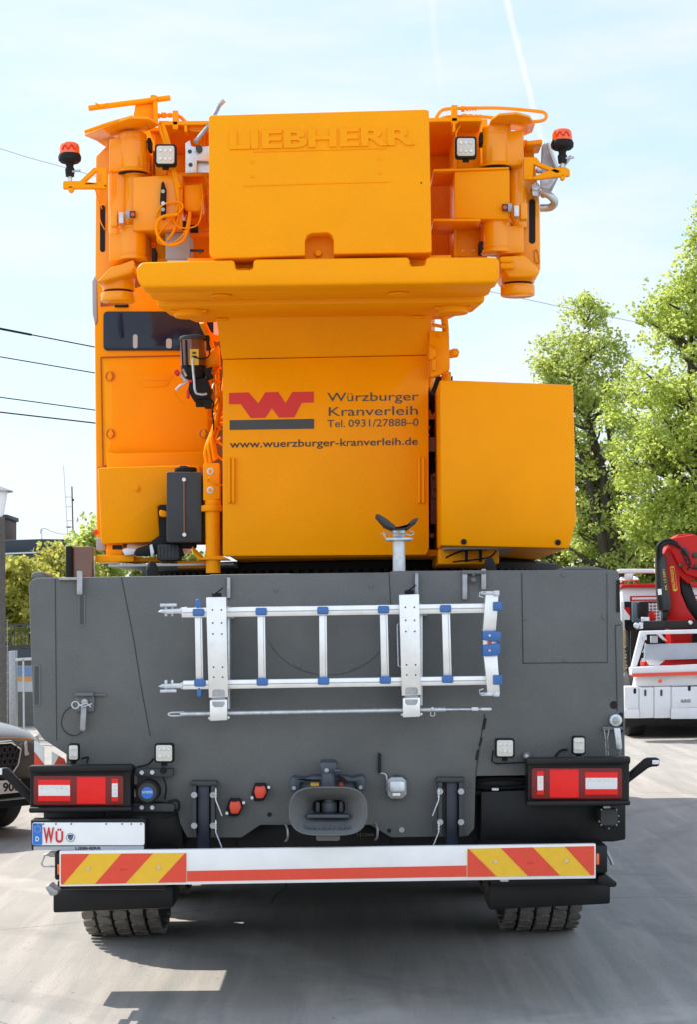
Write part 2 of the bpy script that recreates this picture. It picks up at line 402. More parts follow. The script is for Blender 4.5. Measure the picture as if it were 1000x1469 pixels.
# seams, slots and screws of the rear panel
def seam(pts, w=1.3, Y=YP):
    b = MB()
    for a, c in zip(pts, pts[1:]):
        dx, dy = c[0] - a[0], c[1] - a[1]; l = math.hypot(dx, dy) or 1; nx, ny = -dy / l * w / 2, dx / l * w / 2
        b.prism([(a[0] + nx, a[1] + ny), (c[0] + nx, c[1] + ny), (c[0] - nx, c[1] - ny), (a[0] - nx, a[1] - ny)], Y - .0022, .0018)
    b.build('panel_seam', m_seam, rp)
m_seam = mat('seam_shade', (.035, .035, .036), .8)
seam([(79, 830), (81, 1062)], .9); seam([(174, 828), (192, 920), (202, 985), (215, 1055)], 1.1)
seam([(749, 822), (751, 951), (872, 950)], 1.2); seam([(871, 821), (872, 950)], .6)
seam([(891, 896), (883, 897), (886, 1020)], 1.2); seam([(696, 1024), (690, 1060), (683, 1112)], 1.6)
seam([(327, 826), (327, 860)], 1); seam([(559, 822), (561, 870)], 1)
seam([(470 + 92 * cos(R(a)), 890 + 78 * sin(R(a))) for a in range(15, 166, 8)], .45)

b = MB()
for x0, y0, x1, y1 in ((112, 852, 122, 899), (47, 952, 58, 1014)):
    b.prism(rrect(x0, y0, x1, y1, (x1 - x0) / 2 - .1), YP - .0032, .003)
b.each('slot_rim', m_deck2, rp, bev=.001)
b = MB()
for x0, y0, x1, y1 in ((114, 855, 120, 896), (49.5, 955, 55.5, 1011)):
    b.prism(rrect(x0, y0, x1, y1, (x1 - x0) / 2 - .1), YP - .0052, .0018)
b.each('slot', mat('slot_shadow_steel', (.05, .052, .055), .6), rp)
for x, y in ((809, 825), (753, 887), (867, 885), (811, 946), (395, 846), (428, 954), (506, 955), (533, 840), (300, 868)):
    d = MB().disc(x, y, YP - .004, 3.0, .0038, 12); d.disc(x, y, YP - .007, 1.6, .0028, 6); d.build('screw', m_deck2, rp)
MB().disc(881, 1011, YP - .002, 5.8, .0018).build('round_hole', m_gap, rp)
b = MB()
for (x0, y0, x1, y1) in ((694, 1030, 698, 1046), (689, 1058, 692, 1070), (684, 1075, 687, 1090)): b.prism([(x0 + 1, y0), (x1 + 1, y0), (x1 - 2, y1), (x0 - 2, y1)], YP - .004, .0015)
b.rect(884.5, 832, 889.5, 878, YP - .004, .0015); b.rect(889, 1022, 894, 1050, YP - .003, .0015)
b.each('dark_cutout', m_gap, rp)
# slim posts on the top edge of the rear panel
b = MB().rect(110, 819, 118, 853, YP - .03, .028, 2); b.rect(84, 828, 112, 832, YP - .02, .018)
b.build('locking_strip', m_steel, C, bev=.002)
for x0, x1, y0, y1 in ((325, 330, 828, 858), (596, 601, 822, 862), (664, 671, 820, 860), (691, 698, 816, 846)):
    MB().rect(x0, y0, x1, y1, YP - .022, .02, 2).build('hook_strip', m_steel, C, bev=.002)
b = MB().rect(664, 818, 698, 823, YP - .03, .028); b.disc(680, 832, YP - .04, 4, .03, 6); b.disc(680, 824, YP - .03, 2, .02)
b.build('hinge_lug', m_deck2, C, bev=.002)
MB().prism([(44, 830), (44, 824), (49, 820), (60, 820), (67, 830)], YP + .2, .3).build('deck_step', m_deck2, C, bev=.01)
b = MB().prism([(800, 818), (812, 813), (850, 812), (872, 817)], YP + .3, .6); b.build('deck_lid', m_deck2, C, bev=.01)
for x, y0, y1, w in ((218, 806, 828, 9), (703, 800, 822, 9)):
    k = (YP + .4) / F; a = P(x, y1, YP + .4)
    MB().lathe(a, (0, 0, 1), [(0, w * k), (.03, w * k), (.045, w * .95 * k), (.075, w * .5 * k), ((y1 - y0) * k, w * .42 * k)], 18).build('rubber_stop', m_rub, C)
# shadows boxes under the panel: black mudguard boxes
b = MB().prism([(150, 1156), (262, 1156), (262, 1218), (150, 1218)], YP + .06, .5)
b.prism([(62, 1150), (150, 1150), (150, 1215), (62, 1215)], YP + .07, .5); b.each('mudguard_box', m_blk, C, bev=.008)
b = MB().prism([(690, 1135), (898, 1128), (898, 1204), (880, 1207), (690, 1207)], YP + .06, .5)
b.prism([(683, 1114), (780, 1112), (780, 1134), (683, 1136)], YP + .12, .4); b.each('mudguard_box', m_blk, C, bev=.008)
b = MB()
for k, (y, r) in enumerate(((1119, 3), (1128, 2.4), (1137, 3.2))): b.ptube([(683, y, YP + .09), (720, y + (-3, 2, 1)[k], YP + .08), (765, y - 1, YP + .09)], YP + .1, r)
b.build('cable', m_rub, C)
MB().rect(706, 1130, 716, 1133.5, YP + .05, .02, 1.5).build('cable_clip', m_zinc, C)
MB().rect(683, 1113, 765, 1140, YP + .2, .1).build('dark_recess', m_gap, C)
# ---- underride bumper
bp = MB().prism([(85, 1220.5), (85, 1271), (855, 1259.5), (855, 1210)], YP - .30, .04).build('bumper', m_white, C, bev=.003)
MB().prism([(268, 1249), (670, 1241), (670, 1257), (268, 1264)], YP - .303, .0025).build('red_strip', m_red, bp)
def stripes(x0, x1, yt0, yt1, yb0, yb1, lean, name):
    s = MB().prism([(x0 + 3, yt0), (x1 - 3, yt1), (x1, yt1 + 3), (x1, yb1 - 3), (x1 - 3, yb1), (x0 + 3, yb0), (x0, yb0 - 3), (x0, yt0 + 3)], YP - .3035, .003).build(name, m_yel, bp)
    r = MB(); h = yb0 - yt0; w = (x1 - x0)
    yt = lambda x: yt0 + (yt1 - yt0) * (x - x0) / w + .2
    yb = lambda x: yb0 + (yb1 - yb0) * (x - x0) / w - .2
    def clip(poly):
        for xl, sg in ((x0 + .3, 1), (x1 - .3, -1)):
            o = []
            for i in range(len(poly)):
                p, q = poly[i], poly[(i + 1) % len(poly)]
                ip, iq = (p[0] - xl) * sg >= 0, (q[0] - xl) * sg >= 0
                if ip: o.append(p)
                if ip != iq: t = (xl - p[0]) / (q[0] - p[0]); o.append((xl, p[1] + (q[1] - p[1]) * t))
            poly = o
        return poly
    for t0, t1, b0, b1 in lean:
        pl = clip([(t0, yt(t0)), (t1, yt(t1)), (b1, yb(b1)), (b0, yb(b0))])
        if len(pl) > 2: r.prism(pl, YP - .3052, .0015)
    r.build('red_stripe', m_red, s)
    for fx in (.22, .78):
        x = x0 + w * fx; y = (yt(x) + yb(x)) / 2 - .5
        MB().disc(x, y, YP - .309, 2.2, .0055, 12).build('screw', m_zinc, s)
    lettering('3M', (x0 + w * .47, (yt(x0) + yb(x0)) / 2 + 2), (10, 0), (0, -3.5), YP - .3054, m_logo_red, 'small_print', s, depth=.0006)
stripes(87, 267, 1224.5, 1223, 1268.5, 1265, ((50, 128, 5, 90), (174, 219, 136, 180), (265, 310, 226, 271)), 'warning_panel')
stripes(671, 853, 1217, 1213, 1257.5, 1255, ((629, 673, 671, 713), (719, 765, 758, 804), (811, 857, 848, 894)), 'warning_panel')
b = MB().rect(78, 1222, 250, 1262, YP - .25, .25); b.rect(690, 1212, 872, 1252, YP - .25, .25); b.rect(255, 1222, 685, 1240, YP - .255, .1)
b.each('bumper_beam', m_blk, C, bev=.01)
for a in ([(78, 1270), (62, 1278), (66, 1284), (80, 1286)], ):
    b = MB().prism([(64, 1272), (70, 1268), (78, 1275), (84, 1277), (82, 1283), (72, 1285)], YP - .2, .12); b.build('bumper_end_bracket', m_steel, C, bev=.006)
b = MB().prism([(858, 1256), (868, 1252), (886, 1266), (884, 1272), (874, 1272), (858, 1266)], YP - .2, .12); b.build('bumper_end_bracket', m_blk, C, bev=.006)
b = MB().ptube([(80, 1242), (62, 1242), (59, 1238), (64, 1226), (70, 1224), (84, 1228)], YP - .15, 1.6, sm=False); b.build('step_loop', m_zinc, C)
b = MB().rect(70, 1220, 82, 1229, YP - .12, .05, 2); b.rect(66, 1223, 72, 1228, YP - .11, .04, 2); b.each('loop_holder', m_steel, C, bev=.004)
MB().rect(82, 1239, 85, 1254, YP - .27, .03, 1).build('side_marker', m_amber, C, bev=.002)
MB().rect(855.5, 1224, 860, 1240, YP - .27, .03, 1.5).build('side_marker', m_amber, C, bev=.002)
b = MB().ptube([(868, 1216), (876, 1232), (879, 1240)], YP - .1, 2.4); b.ptube([(872, 1218, YP - .12), (886, 1216, YP - .12), (887, 1227, YP - .12), (880, 1233, YP - .12)], YP, .6); b.build('socket_lever', m_steel, C)
# mud flaps and axles
for pts in ([(76, 1272), (248, 1270), (248, 1302), (76, 1309)], [(702, 1268), (876, 1258), (876, 1296), (702, 1305)]):
    k = .25
    MB().prism(pts, YP + .15, .35).build('mudguard_skirt', m_blk, C, bev=.01)
b = MB().rect(82, 1262, 238, 1276, YP - .1, .22); b.rect(704, 1254, 874, 1270, YP - .1, .22); b.each('step_bar', m_blk, C, bev=.01)
MB().rect(718, 1257, 730, 1264, YP - .12, .01, 1).build('bracket_plate', m_zinc, C)
def wheel(xc, yc, w=.42, r=.70):
    s = MB(); s.lathe((xc - w / 2, yc, r - .006), (1, 0, 0), [(0, r * .55), (.0, r * .8), (.03, r * .93), (.07, r * .97), (w - .07, r * .97), (w - .03, r * .93), (w, r * .8), (w, r * .55)], 56)
    t = s.build('tyre', m_tyred, None)
    bl = MB(); n = 44
    cols = (-.42, -.215, 0, .215, .42)
    for ci, cx in enumerate(cols):
        for k in range(n):
            a = 2 * pi * (k + (.5 if ci % 2 else 0)) / n; hw = w * (.078 if abs(cx) > .4 else .088); hl = pi * r / n * .86
            ax = Vector((1, 0, 0)); ra = Vector((0, cos(a), sin(a))); ta = Vector((0, -sin(a), cos(a)))
            rr = r * (.965 if abs(cx) > .4 else .978)
            c = Vector((xc + cx * w, yc, r - .006)) + ra * rr
            sk = .012 if ci % 2 else -.012
            q = [(-hw, -hl * .7), (-hw * .4, -hl), (hw * .6, -hl * .9), (hw, -hl * .5), (hw, hl * .7), (hw * .4, hl), (-hw * .6, hl * .9), (-hw, hl * .5)]
            base = [c + ax * u + ta * (v + sk * u / hw) for u, v in q]
            bl.solid([p + ra * r * .028 for p in base], [p - ra * r * .02 for p in base])
    return t, bl
for xc, yc in ((-1.27, 11.05), (1.05, 11.05), (-1.27, 12.65), (1.05, 12.65), (-1.27, 16.6), (1.05, 16.6), (-1.27, 18.3), (1.05, 18.3)):
    t, bl = wheel(xc, yc)
    wr = MB().lathe((xc - .2, yc, .694), (1, 0, 0), [(.02, .37), (.02, .30), (.1, .22), (.3, .22), (.38, .3), (.38, .37)], 28).build('wheel', m_dgrey, C)
    setpar(t, wr); bl.build('tread', m_tyre, wr)
for yc in (11.05, 12.65, 16.6, 18.3): MB().cyl((-1.0, yc, .69), (.9, yc, .69), .13).build('axle', m_blk, C)
# ---- tail lamps
def tail_lamp(x0, y0, x1, y1, flip):
    h = MB().prism([(x0 - 6, y0 - 11), (x1 + 10, y0 - 12), (x1 + 12, y0 - 8), (x1 + 10, y0 - 5), (x1 + 10, y1 + 5), (x1 + 12, y1 + 8), (x0 - 4, y1 + 10), (x0 - 5, y1 + 5), (x0 - 5, y0 - 4)], YP - .16, .155)
    h = h.build('tail_lamp', m_blk, C, bev=.004)
    MB().prism([(x0 - 7, y0 - 14), (x1 + 12, y0 - 16), (x1 + 12, y0 - 6), (x0 - 7, y0 - 4)], YP - .205, .06).build('lamp_guard', m_blk, h, bev=.008)
    MB().prism([(x0 - 7, y1 + 3), (x1 + 12, y1 + 2), (x1 + 12, y1 + 9), (x0 - 7, y1 + 11)], YP - .205, .06).build('lamp_guard', m_blk, h, bev=.008)
    MB().rect(x0, y0, x1, y1, YP - .175, .014, 4).build('lens', m_ldred, h, bev=.003)
    w = x1 - x0; X = lambda u: x0 + w * (1 - u if flip else u)
    def r(u0, v0, u1, v1, m, n, d=.006, e=0):
        a, c = sorted((X(u0), X(u1))); hh = y1 - y0
        return MB().rect(a, y0 + hh * v0, c, y0 + hh * v1, YP - .175 - d - e, d, 1).build(n, m, h, bev=.001)
    r(.05, .14, .41, .86, m_lred, 'red_reflector', .003); r(.055, .32, .405, .68, m_lclear, 'clear_lens', .003, .0035)
    for k in range(6):
        cx = X(.09 + k * .055); a = MB().rect(cx - 2, y0 + 15.5, cx + 2, y0 + 20, YP - .1835, .0015, 1.5); a.build('led', m_led, h)
    r(.48, .05, .80, .95, m_lred, 'red_reflector', .004)
    r(.865, .1, .94, .86, m_lred, 'red_reflector', .003); r(.87, .26, .935, .72, m_lclear, 'clear_lens', .003, .0035)
    for k in range(3): MB().disc(X(.9025), y0 + 15 + k * 5.5, YP - .184, 1.8, .002, 10).build('led', m_led, h)
tail_lamp(48, 1112, 177, 1155, False); tail_lamp(763, 1101, 893, 1146, True)
# side lamp arms
for pts, lamp in (([(-4, 1102), (9, 1101), (44, 1138), (44, 1154), (36, 1146), (2, 1112), (-4, 1112)], (-6, 1102, 3, 1111)),
                  ([(947, 1087), (931, 1087), (926, 1089), (898, 1114), (898, 1128), (905, 1121), (933, 1100), (947, 1099)], (936, 1090, 946, 1096))):
    a = MB().prism(pts, YP - .08, .06).build('marker_lamp_arm', m_rub, C, bev=.012)
    MB().rect(*lamp, YP - .085, .012, 1).build('marker_lamp', m_lclear, a, bev=.002)
# reflective chevrons behind the left lamp
b = MB().prism([(49, 1062), (49, 1102), (63, 1102), (63, 1071)], YP + .08, .01); b.prism([(74, 1077), (74, 1102), (97, 1102), (92, 1088)], YP + .08, .01)
rw = b.build('striped_plate', m_white, C)
b = MB().prism([(49, 1078), (49, 1102), (63, 1102), (63, 1096)], YP + .077, .0025); b.prism([(75, 1101.5), (84, 1084), (92, 1089), (96.5, 1101.5)], YP + .077, .0025)
b.build('red_stripe', m_red, rw)
# ---- work lamps
def work_lamp(x, y, r, Y, turn=1.0, post=1):
    k = Y / F
    body = MB().prism(rrect(x - r * turn, y - r, x + r * turn, y + r, r * .28), Y - .01, .05).build('work_lamp', m_rub, C, bev=.006)
    fc = MB().prism(rrect(x - r * .82 * turn, y - r * .82, x + r * .82 * turn, y + r * .82, r * .2), Y - .0145, .0042).build('lamp_glass', m_ledface, body, bev=.001)
    for i in (-1, 0, 1):
        for j in (-.42, .35):
            MB().disc(x + i * r * .46 * turn, y + j * r, Y - .0185, r * .18, .0035, 12, r * .12).build('led', m_led, body)
    if post: MB().rect(x - r * .3, y + r, x + r * .3, y + r * 1.35, Y + .015, .025).build('lamp_foot', m_rub, body, bev=.003)
    return body
work_lamp(235, 1080, 14, YP - .1); work_lamp(725, 1073, 14, YP - .1)
work_lamp(105, 1079, 12.5, YP - .1, .62); work_lamp(831, 1069, 13.5, YP - .1, .7)
b = MB().ptube([(220, 1088, YP - .04), (212, 1096, YP - .02), (196, 1100, YP - .02)], YP, 1.4)
b.ptube([(814, 1075, YP - .04), (806, 1076, YP - .02), (799, 1082, YP - .02), (796, 1092, YP - .02)], YP, 1.6)
b.ptube([(117, 1088, YP - .04), (126, 1086, YP - .02), (124, 1094, YP - .02)], YP, 1.4)
b.ptube([(708, 1076, YP - .02), (706, 1092, YP - .02), (712, 1095, YP - .02), (760, 1093, YP - .02)], YP, 1.2, sm=False); b.build('cable', m_rub, C)
MB().rect(750, 1078, 762, 1089, YP - .03, .03, 5).build('bracket_plate', m_deck2, C, bev=.003)
MB().disc(756, 1084, YP - .037, 3, .007, 6).build('bolt', m_zinc, C)
# ---- reversing alarm
b = MB().rect(193, 1102, 248, 1114, YP - .05, .05, 3); b.rect(189, 1152, 250, 1164, YP - .05, .05, 3); b.each('alarm_bracket', m_dgrey, C, bev=.003)
for x, y in ((203, 1108), (218, 1107.5), (203, 1158), (218, 1158)): MB().disc(x, y, YP - .058, 3.2, .008, 8).build('bolt', m_zinc, C)
MB().disc(234, 1105, YP - .055, 5, .006, 14).build('bolt', m_rub, C)
a = MB().disc(211, 1136, YP - .1, 17, .1, 28).build('reversing_alarm', m_rub, C, bev=.004)
MB().disc(211, 1136, YP - .104, 13.5, .0035, 28).build('horn_ring', m_dgrey, a)
MB().disc(211, 1137, YP - .1065, 8.6, .002, 24).build('blue_sticker', m_sky_blue, a)
lettering('SODD', (203.5, 1137.5), (15, -.2), (0, -3.4), YP - .107, m_white, 'sticker_print', a, bold=.01, depth=.0006)
b = MB().ptube([(232, 1110, YP - .04), (238, 1128, YP - .05), (236, 1146, YP - .04)], YP, 1.4); b.ptube([(240, 1150, YP - .06), (254, 1148, YP - .07), (256, 1160, YP - .05), (246, 1168, YP - .03), (232, 1172, YP - .03)], YP, 2); b.build('cable', m_rub, C)
# ---- number plate
h = MB().prism([(44, 1176), (206, 1174), (209, 1178), (208, 1219), (45, 1219)], YP - .26, .12).build('number_plate', m_blk, C, bev=.003)
pl = MB().rect(46, 1179.5, 207, 1212, YP - .267, .006, 3).build('plate_face', m_white, h, bev=.001)
MB().rect(46.5, 1180.5, 60.5, 1211.5, YP - .2685, .0012, 2).build('blue_band', m_pblue, h)
lettering('D', (51, 1206), (5, 0), (0, -7), YP - .269, m_white, 'country_letter', h, bold=.02, depth=.0006)
b = MB()
for k in range(12): b.disc(53.6 + 4.6 * cos(k * pi / 6), 1189 + 4.6 * sin(k * pi / 6), YP - .2694, .55, .0006, 5)
b.build('star_ring', m_yel, h)
lettering('W', (62, 1208), (15.5, -.3), (0, -23), YP - .269, m_rednum, 'plate_letters', h, bold=.03, depth=.0012)
lettering('\u00dc', (79.5, 1207.7), (11, -.2), (0, -17), YP - .269, m_rednum, 'plate_letters', h, bold=.03, depth=.0012)
MB().disc(101, 1201, YP - .2690, 6.6, .001, 24).build('seal', m_gbox, h); MB().disc(101, 1201, YP - .2702, 4.9, .001, 20).build('seal_ring', m_white, h)
MB().prism([(97.5, 1197), (104.5, 1197), (104.5, 1202), (101, 1205.5), (97.5, 1202)], YP - .2713, .0009).build('seal_crest', m_logo_gr, h)
MB().prism([(99, 1201), (103.5, 1198), (103.8, 1200), (100.6, 1203.6)], YP - .2723, .0008).build('seal_band', m_pblue, h)
for k, x in enumerate((50, 62, 80, 102, 152, 175, 188, 202)): MB().disc(x, 1181.5, YP - .271, 1.1, .003, 8).build('plate_clip', m_rub, h)
MB().prism([(48, 1213.6), (206, 1213), (206, 1218.3), (48, 1219)], YP - .2635, .003).build('plate_strip', m_gbox, h)
lettering('LIEBHERR', (108, 1218.2), (37, -.2), (0, -4), YP - .264, m_print, 'plate_strip_lettering', h, bold=.03, depth=.0008)
# ---- reversing camera
b = MB().rect(862, 1160, 886, 1184, YP - .1, .16, 2); b.rect(868, 1155, 884, 1160, YP - .08, .1); ca = b.build('rear_camera', m_dgrey, C, bev=.005)
MB().rect(869, 1167, 878, 1176, YP - .104, .004, 1).build('camera_window', m_dgrey, ca)
b = MB()
for x, y in ((863, 1161), (885, 1161), (863, 1183), (885, 1183), (874, 1188), (860, 1178), (888, 1170), (888, 1178)): b.disc(x, y, YP - .108, 1.0, .01, 8)
b.rect(866, 1156, 876, 1159, YP - .11, .03, 1); b.build('camera_bolt', m_steel, ca)
b = MB().ptube([(866, 1184, YP - .06), (868, 1190, YP - .08), (876, 1192, YP - .08), (884, 1184, YP - .06)], YP, 1.2); b.build('cable', m_rub, ca)
# ---- tow coupling
m_jaw = mat('blue_grey_cast_steel', (.085, .098, .118), .5, var=.2, vscale=14, bump=.25, dirt=(.07, .075, .085), dirt_amt=.7, dscale=8)
def coupling():
    m_cst = mat('blue_black_cast_steel', (.045, .056, .075), .45, var=.2, vscale=14, bump=.2)
    b = MB().prism([(415, 1119), (419, 1114), (436, 1117), (446, 1113), (498, 1113), (506, 1116), (520, 1112), (525, 1116), (525, 1134), (513, 1134), (511, 1122), (430, 1122), (428, 1136), (415, 1136)], YP - .14, .14)
    root = b.build('tow_coupling', m_cst, C, bev=.008)
    MB().rect(428, 1116, 512, 1142, YP - .1, .1).build('coupling_plate', m_cst, root, bev=.004)
    b = MB().prism([(457, 1096), (460, 1093), (481, 1093), (484, 1098), (480, 1112), (462, 1112)], YP - .24, .2); b.prism([(478, 1103), (491, 1103), (488, 1109), (478, 1108)], YP - .26, .08)
    b.each('coupling_head', m_cst, root, bev=.016)
    k = MB().pcyl(470, 1108, 1136, YP - .22, 10); k.build('coupling_cylinder', m_cst, root, bev=.004)
    MB().disc(468, 1105, YP - .25, 3.4, .02, 16).build('control_plug', m_steel, root, bev=.003)
    MB().prism([(484, 1112), (494, 1116), (500, 1124), (490, 1122)], YP - .16, .05).build('coupling_arm', m_gap, root)
    lo, hi = 0, 0
    rings = []
    for (sx, sy, cy, Y) in ((56, 34, 1163, YP - .392), (57, 34.6, 1163, YP - .395), (57, 34.6, 1163, YP - .38), (40, 21, 1160, YP - .33), (24, 10.5, 1157, YP - .25), (23, 10, 1157, YP - .16)):
        ring = []
        for k in range(40):
            t = 2 * pi * k / 40; c, s2 = cos(t), sin(t); e = .42 if sx < 45 else .5
            ring.append(P(471 + sx * math.copysign(abs(c) ** e, c), cy + sy * math.copysign(abs(s2) ** (.5 if sx < 45 else .8), s2), Y))
        rings.append(ring)
    MB().tube([q for q in rings[0]] + [rings[0][0]], .004, 6, False).build('coupling_rim', m_deck2, root)
    order = [rings[5], rings[4], rings[3], rings[0], rings[1], rings[2]]
    m = MB(); v = []; f = []; n = 40
    for r_ in order: v += r_
    # outer skin a little behind
    for r_ in (rings[2], rings[3], rings[4], rings[5]): v += [q + Vector((0, .03, 0)) for q in r_]
    for i in range(len(v) // n - 1):
        for k in range(n): a, c = i * n + k, i * n + (k + 1) % n; f.append((a, c, c + n, a + n))
    m.add(v, f); m.build('coupling_jaw', mat('light_grey_cast_steel', (.135, .14, .142), .55, var=.15, vscale=12, bump=.2), root, ang=50)
    MB().rect(446, 1146, 495, 1168, YP - .125, .08, 3).build('coupling_throat', m_gap, root)
    k = MB(); k.pcyl(472, 1145, 1170, YP - .2, 8); k.pcyl(472, 1150, 1164, YP - .2, 11); k.rect(452, 1150, 458, 1165, YP - .2, .1, 2); k.rect(486, 1149, 492, 1165, YP - .2, .1, 2); k.build('coupling_pin', m_jaw, root, bev=.004)
    k = MB().rect(440, 1168, 502, 1173, YP - .335, .1, 1); k.build('wear_plate', m_cst, root, bev=.003)
    lettering('RINGFEDER', (437, 1190), (68, -1), (0, -7.5), YP - .366, m_cst, 'coupling_lettering', root, bold=.01, depth=.004)
    k = MB().rect(453, 1196, 487, 1206, YP - .3, .1, 3); k.build('coupling_base', m_deck2, root, bev=.006)
    st = MB().rect(445, 1116, 457, 1127, YP - .123, .0025, 1).build('warning_sticker', m_yel, root)
    MB().prism([(448, 1121), (451, 1117.5), (454, 1121)], YP - .1245, .001).build('sticker_sign', m_print, st)
    MB().disc(489, 1124, YP - .135, 3.2, .013, 12).build('red_button', m_red, root)
    for x, y in ((421, 1130), (518, 1129)): MB().disc(x, y, YP - .15, 3, .01, 6).build('bolt', m_steel, root)
coupling()
# ---- sockets
for x, y, m_s in ((373, 1136, m_red), (337, 1158, m_red)):
    so = MB().prism([(x - 8, y - 13), (x + 7, y - 13), (x + 11, y - 2), (x + 5, y + 12), (x - 8, y + 13), (x - 13, y + 2)], YP - .03, .03).build('air_coupling', m_rub, C, bev=.004)
    MB().prism([(x - 7, y - 9), (x + 6, y - 9), (x + 9, y), (x + 4, y + 9), (x - 6, y + 9), (x - 9, y)], YP - .06, .03).build('red_cap', m_red, so, bev=.006)
    MB().disc(x + 12, y - 7, YP - .035, 2.3, .02, 10).build('bolt', m_zinc, so); MB().disc(x - 12, y + 8, YP - .035, 2.3, .02, 10).build('bolt', m_zinc, so)
    MB().rect(x - 6, y - 12, x + 2, y - 9, YP - .065, .02, 1).build('cap_tab', m_rub, so)
so = MB().prism([(556, 1119), (562, 1114), (578, 1114), (584, 1119), (585, 1140), (579, 1146), (562, 1146), (556, 1141)], YP - .05, .05).build('trailer_socket', m_steel, C, bev=.008)
MB().prism(rrect(559, 1120, 582, 1136, 4), YP - .07, .02).build('socket_lid', m_zinc, so, bev=.006)
MB().rect(564, 1137, 575, 1141, YP - .063, .012, 1).build('lid_latch', m_white, so)
b = MB().ptube([(560, 1117, YP - .02), (571, 1112, YP - .04), (583, 1117, YP - .02)], YP, 1.4); b.build('lid_hinge', m_dgrey, so)
b = MB().rect(543, 1080, 547.5, 1109, YP - .02, .018, 2); b.build('lever_slot', m_rub, C, bev=.002)
MB().ptube([(547, 1109, YP - .02), (554, 1111, YP - .03), (556, 1122, YP - .03), (556, 1134, YP - .03)], YP, 1.3).build('bent_lever', m_zinc, C)
# ---- drawbar guide channels
for x0, x1, xm, side in ((272, 311, (283, 300), 1), (626, 668, (641, 657), -1)):
    y0 = 1120 if side > 0 else 1115
    g_ = MB().rect(x0, y0, x1, y0 + 7, YP - .07, .07, 3); g_ = g_.build('guide_channel', m_dgrey, C, bev=.004)
    MB().rect(xm[0], y0 + 6, xm[1], 1216, YP - .05, .05).build('guide_web', m_navy, g_, bev=.003)
    for xa in (x0 + 3, x1 - 9):
        MB().rect(xa, y0 + 7, xa + 6, 1200, YP - .085, .085, 1).build('guide_flange', m_dgrey, g_, bev=.003)
        for y in (y0 + 20, y0 + 64): MB().disc(xa + 3, y, YP - .1, 4.5, .02, 10).build('bolt', m_steel, g_)
    xh = x1 - 2 if side > 0 else x0 + 4
    for y in (1132, 1178):
        MB().ptube([(xh, y - 2, YP - .09), (xh, y + 15, YP - .1), (xh + side * 9, y + 38, YP - .1)], YP, 1.0, sm=False).build('spring_clip', m_zinc, g_)
        b = MB()
        for k in range(3): b.disc(xh, y + 2 + k * 4, YP - .102, 1.6, .01, 8)
        b.build('clip_eye', m_zinc, g_)
b = MB()
for x, y, r in ((386, 1168, 3.4), (559, 1191, 3.2)): b.disc(x, y, YP - .003, r, .0028, 12)
b.each('round_hole', m_gap, rp)
MB().disc(577, 1190, YP - .01, 4, .01, 12).build('bolt', m_steel, rp)
for x, y in ((411, 1190), (541, 1188)): MB().ptube([(x - 2, y - 8, YP + .0), (x + 1, y, YP - .03), (x + 1, y + 12, YP - .03), (x - 2, y + 16, YP + .02)], YP, 1.6).build('hook', m_steel, C)
lettering('121046', (513, 1199), (24, -.5), (0, -4.5), YP + .24, mat('olive_paint', (.16, .15, .06), .6), 'stamped_number', C)
MB().rect(340, 1180, 560, 1216, YP + .26, .04).build('cross_member', m_blk, C, bev=.004)
# ---- pin with ring on the left, eye on the right
b = MB().rect(107, 997, 135, 1021, YP - .02, .02, 3); pn = b.build('pin_plate', m_deck2, C, bev=.005)
MB().prism(rrect(107, 993, 134, 999, 2), YP - .04, .04).build('pin_cover', m_deck2, pn, bev=.006)
MB().rect(132, 995, 152, 998, YP - .015, .012, 1).build('pin_rod', m_deck2, pn, bev=.002)
MB().prism([(116, 1012), (124, 1012), (122.5, 1047), (120, 1049), (114, 1047)], YP - .05, .03).build('pin_handle', m_steel, pn, bev=.004)
MB().disc(121, 1007, YP - .075, 5, .06, 16).build('pin_head', m_steel, pn, bev=.004)
ring = [(108 + 5 * cos(R(a)), 1011 + 5 * sin(R(a)), YP - .08) for a in range(0, 361, 30)]
b = MB().ptube(ring, YP, 1.0); b.ptube([(113, 1010, YP - .08), (120, 1013, YP - .08), (132, 1009, YP - .08)], YP, .9); b.ptube([(113, 1012, YP - .08), (124, 1009, YP - .08), (130, 1014, YP - .08)], YP, .9); b.build('spring_clip', m_zinc, pn)
MB().ptube([(103, 1013, YP - .01), (92, 1022, YP - .008), (88, 1038, YP - .008), (94, 1050, YP - .008), (106, 1055, YP - .01), (118, 1050, YP - .02)], YP, .55).build('wire_lanyard', m_rub, pn)
ey = MB().disc(884, 1033, YP - .04, 9, .04, 24).build('shackle_pin', m_zinc, C, bev=.004)
MB().disc(884, 1033, YP - .05, 5, .01, 20).build('pin_head', m_steel, ey, bev=.002)
MB().prism([(881, 1044), (890, 1044), (893, 1072), (891, 1076), (885, 1074)], YP - .05, .012).build('pin_strap', m_zinc, ey, bev=.003)
MB().rect(864, 1042, 894, 1047, YP - .03, .028, 2).build('pin_bar', m_deck2, ey, bev=.004)
b = MB(); b.ptube([(867, 1046, YP - .04), (874, 1046, YP - .04), (871.5, 1060, YP - .04), (869, 1060, YP - .04), (867, 1046, YP - .04)], YP, .9, sm=False)
for k in range(7):
    y = 1062 + k * 5; x = 870.5 + k * .25
    b.ptube([(x - 1.4, y, YP - .04), (x + 1.4, y, YP - .04 + (.008 if k % 2 else -.008)), (x + 1.4, y + 5, YP - .04), (x - 1.4, y + 5, YP - .04), (x - 1.4, y, YP - .04)], YP, .7, 6)
b.build('chain', m_steel, ey)
b = MB()
for k in range(3):
    y = 1076 + k * 5; b.ptube([(889.5, y, YP - .03), (891, y + 2.5, YP - .036), (889.5, y + 5, YP - .03), (888, y + 2.5, YP - .024), (889.5, y, YP - .03)], YP, .6, 6)
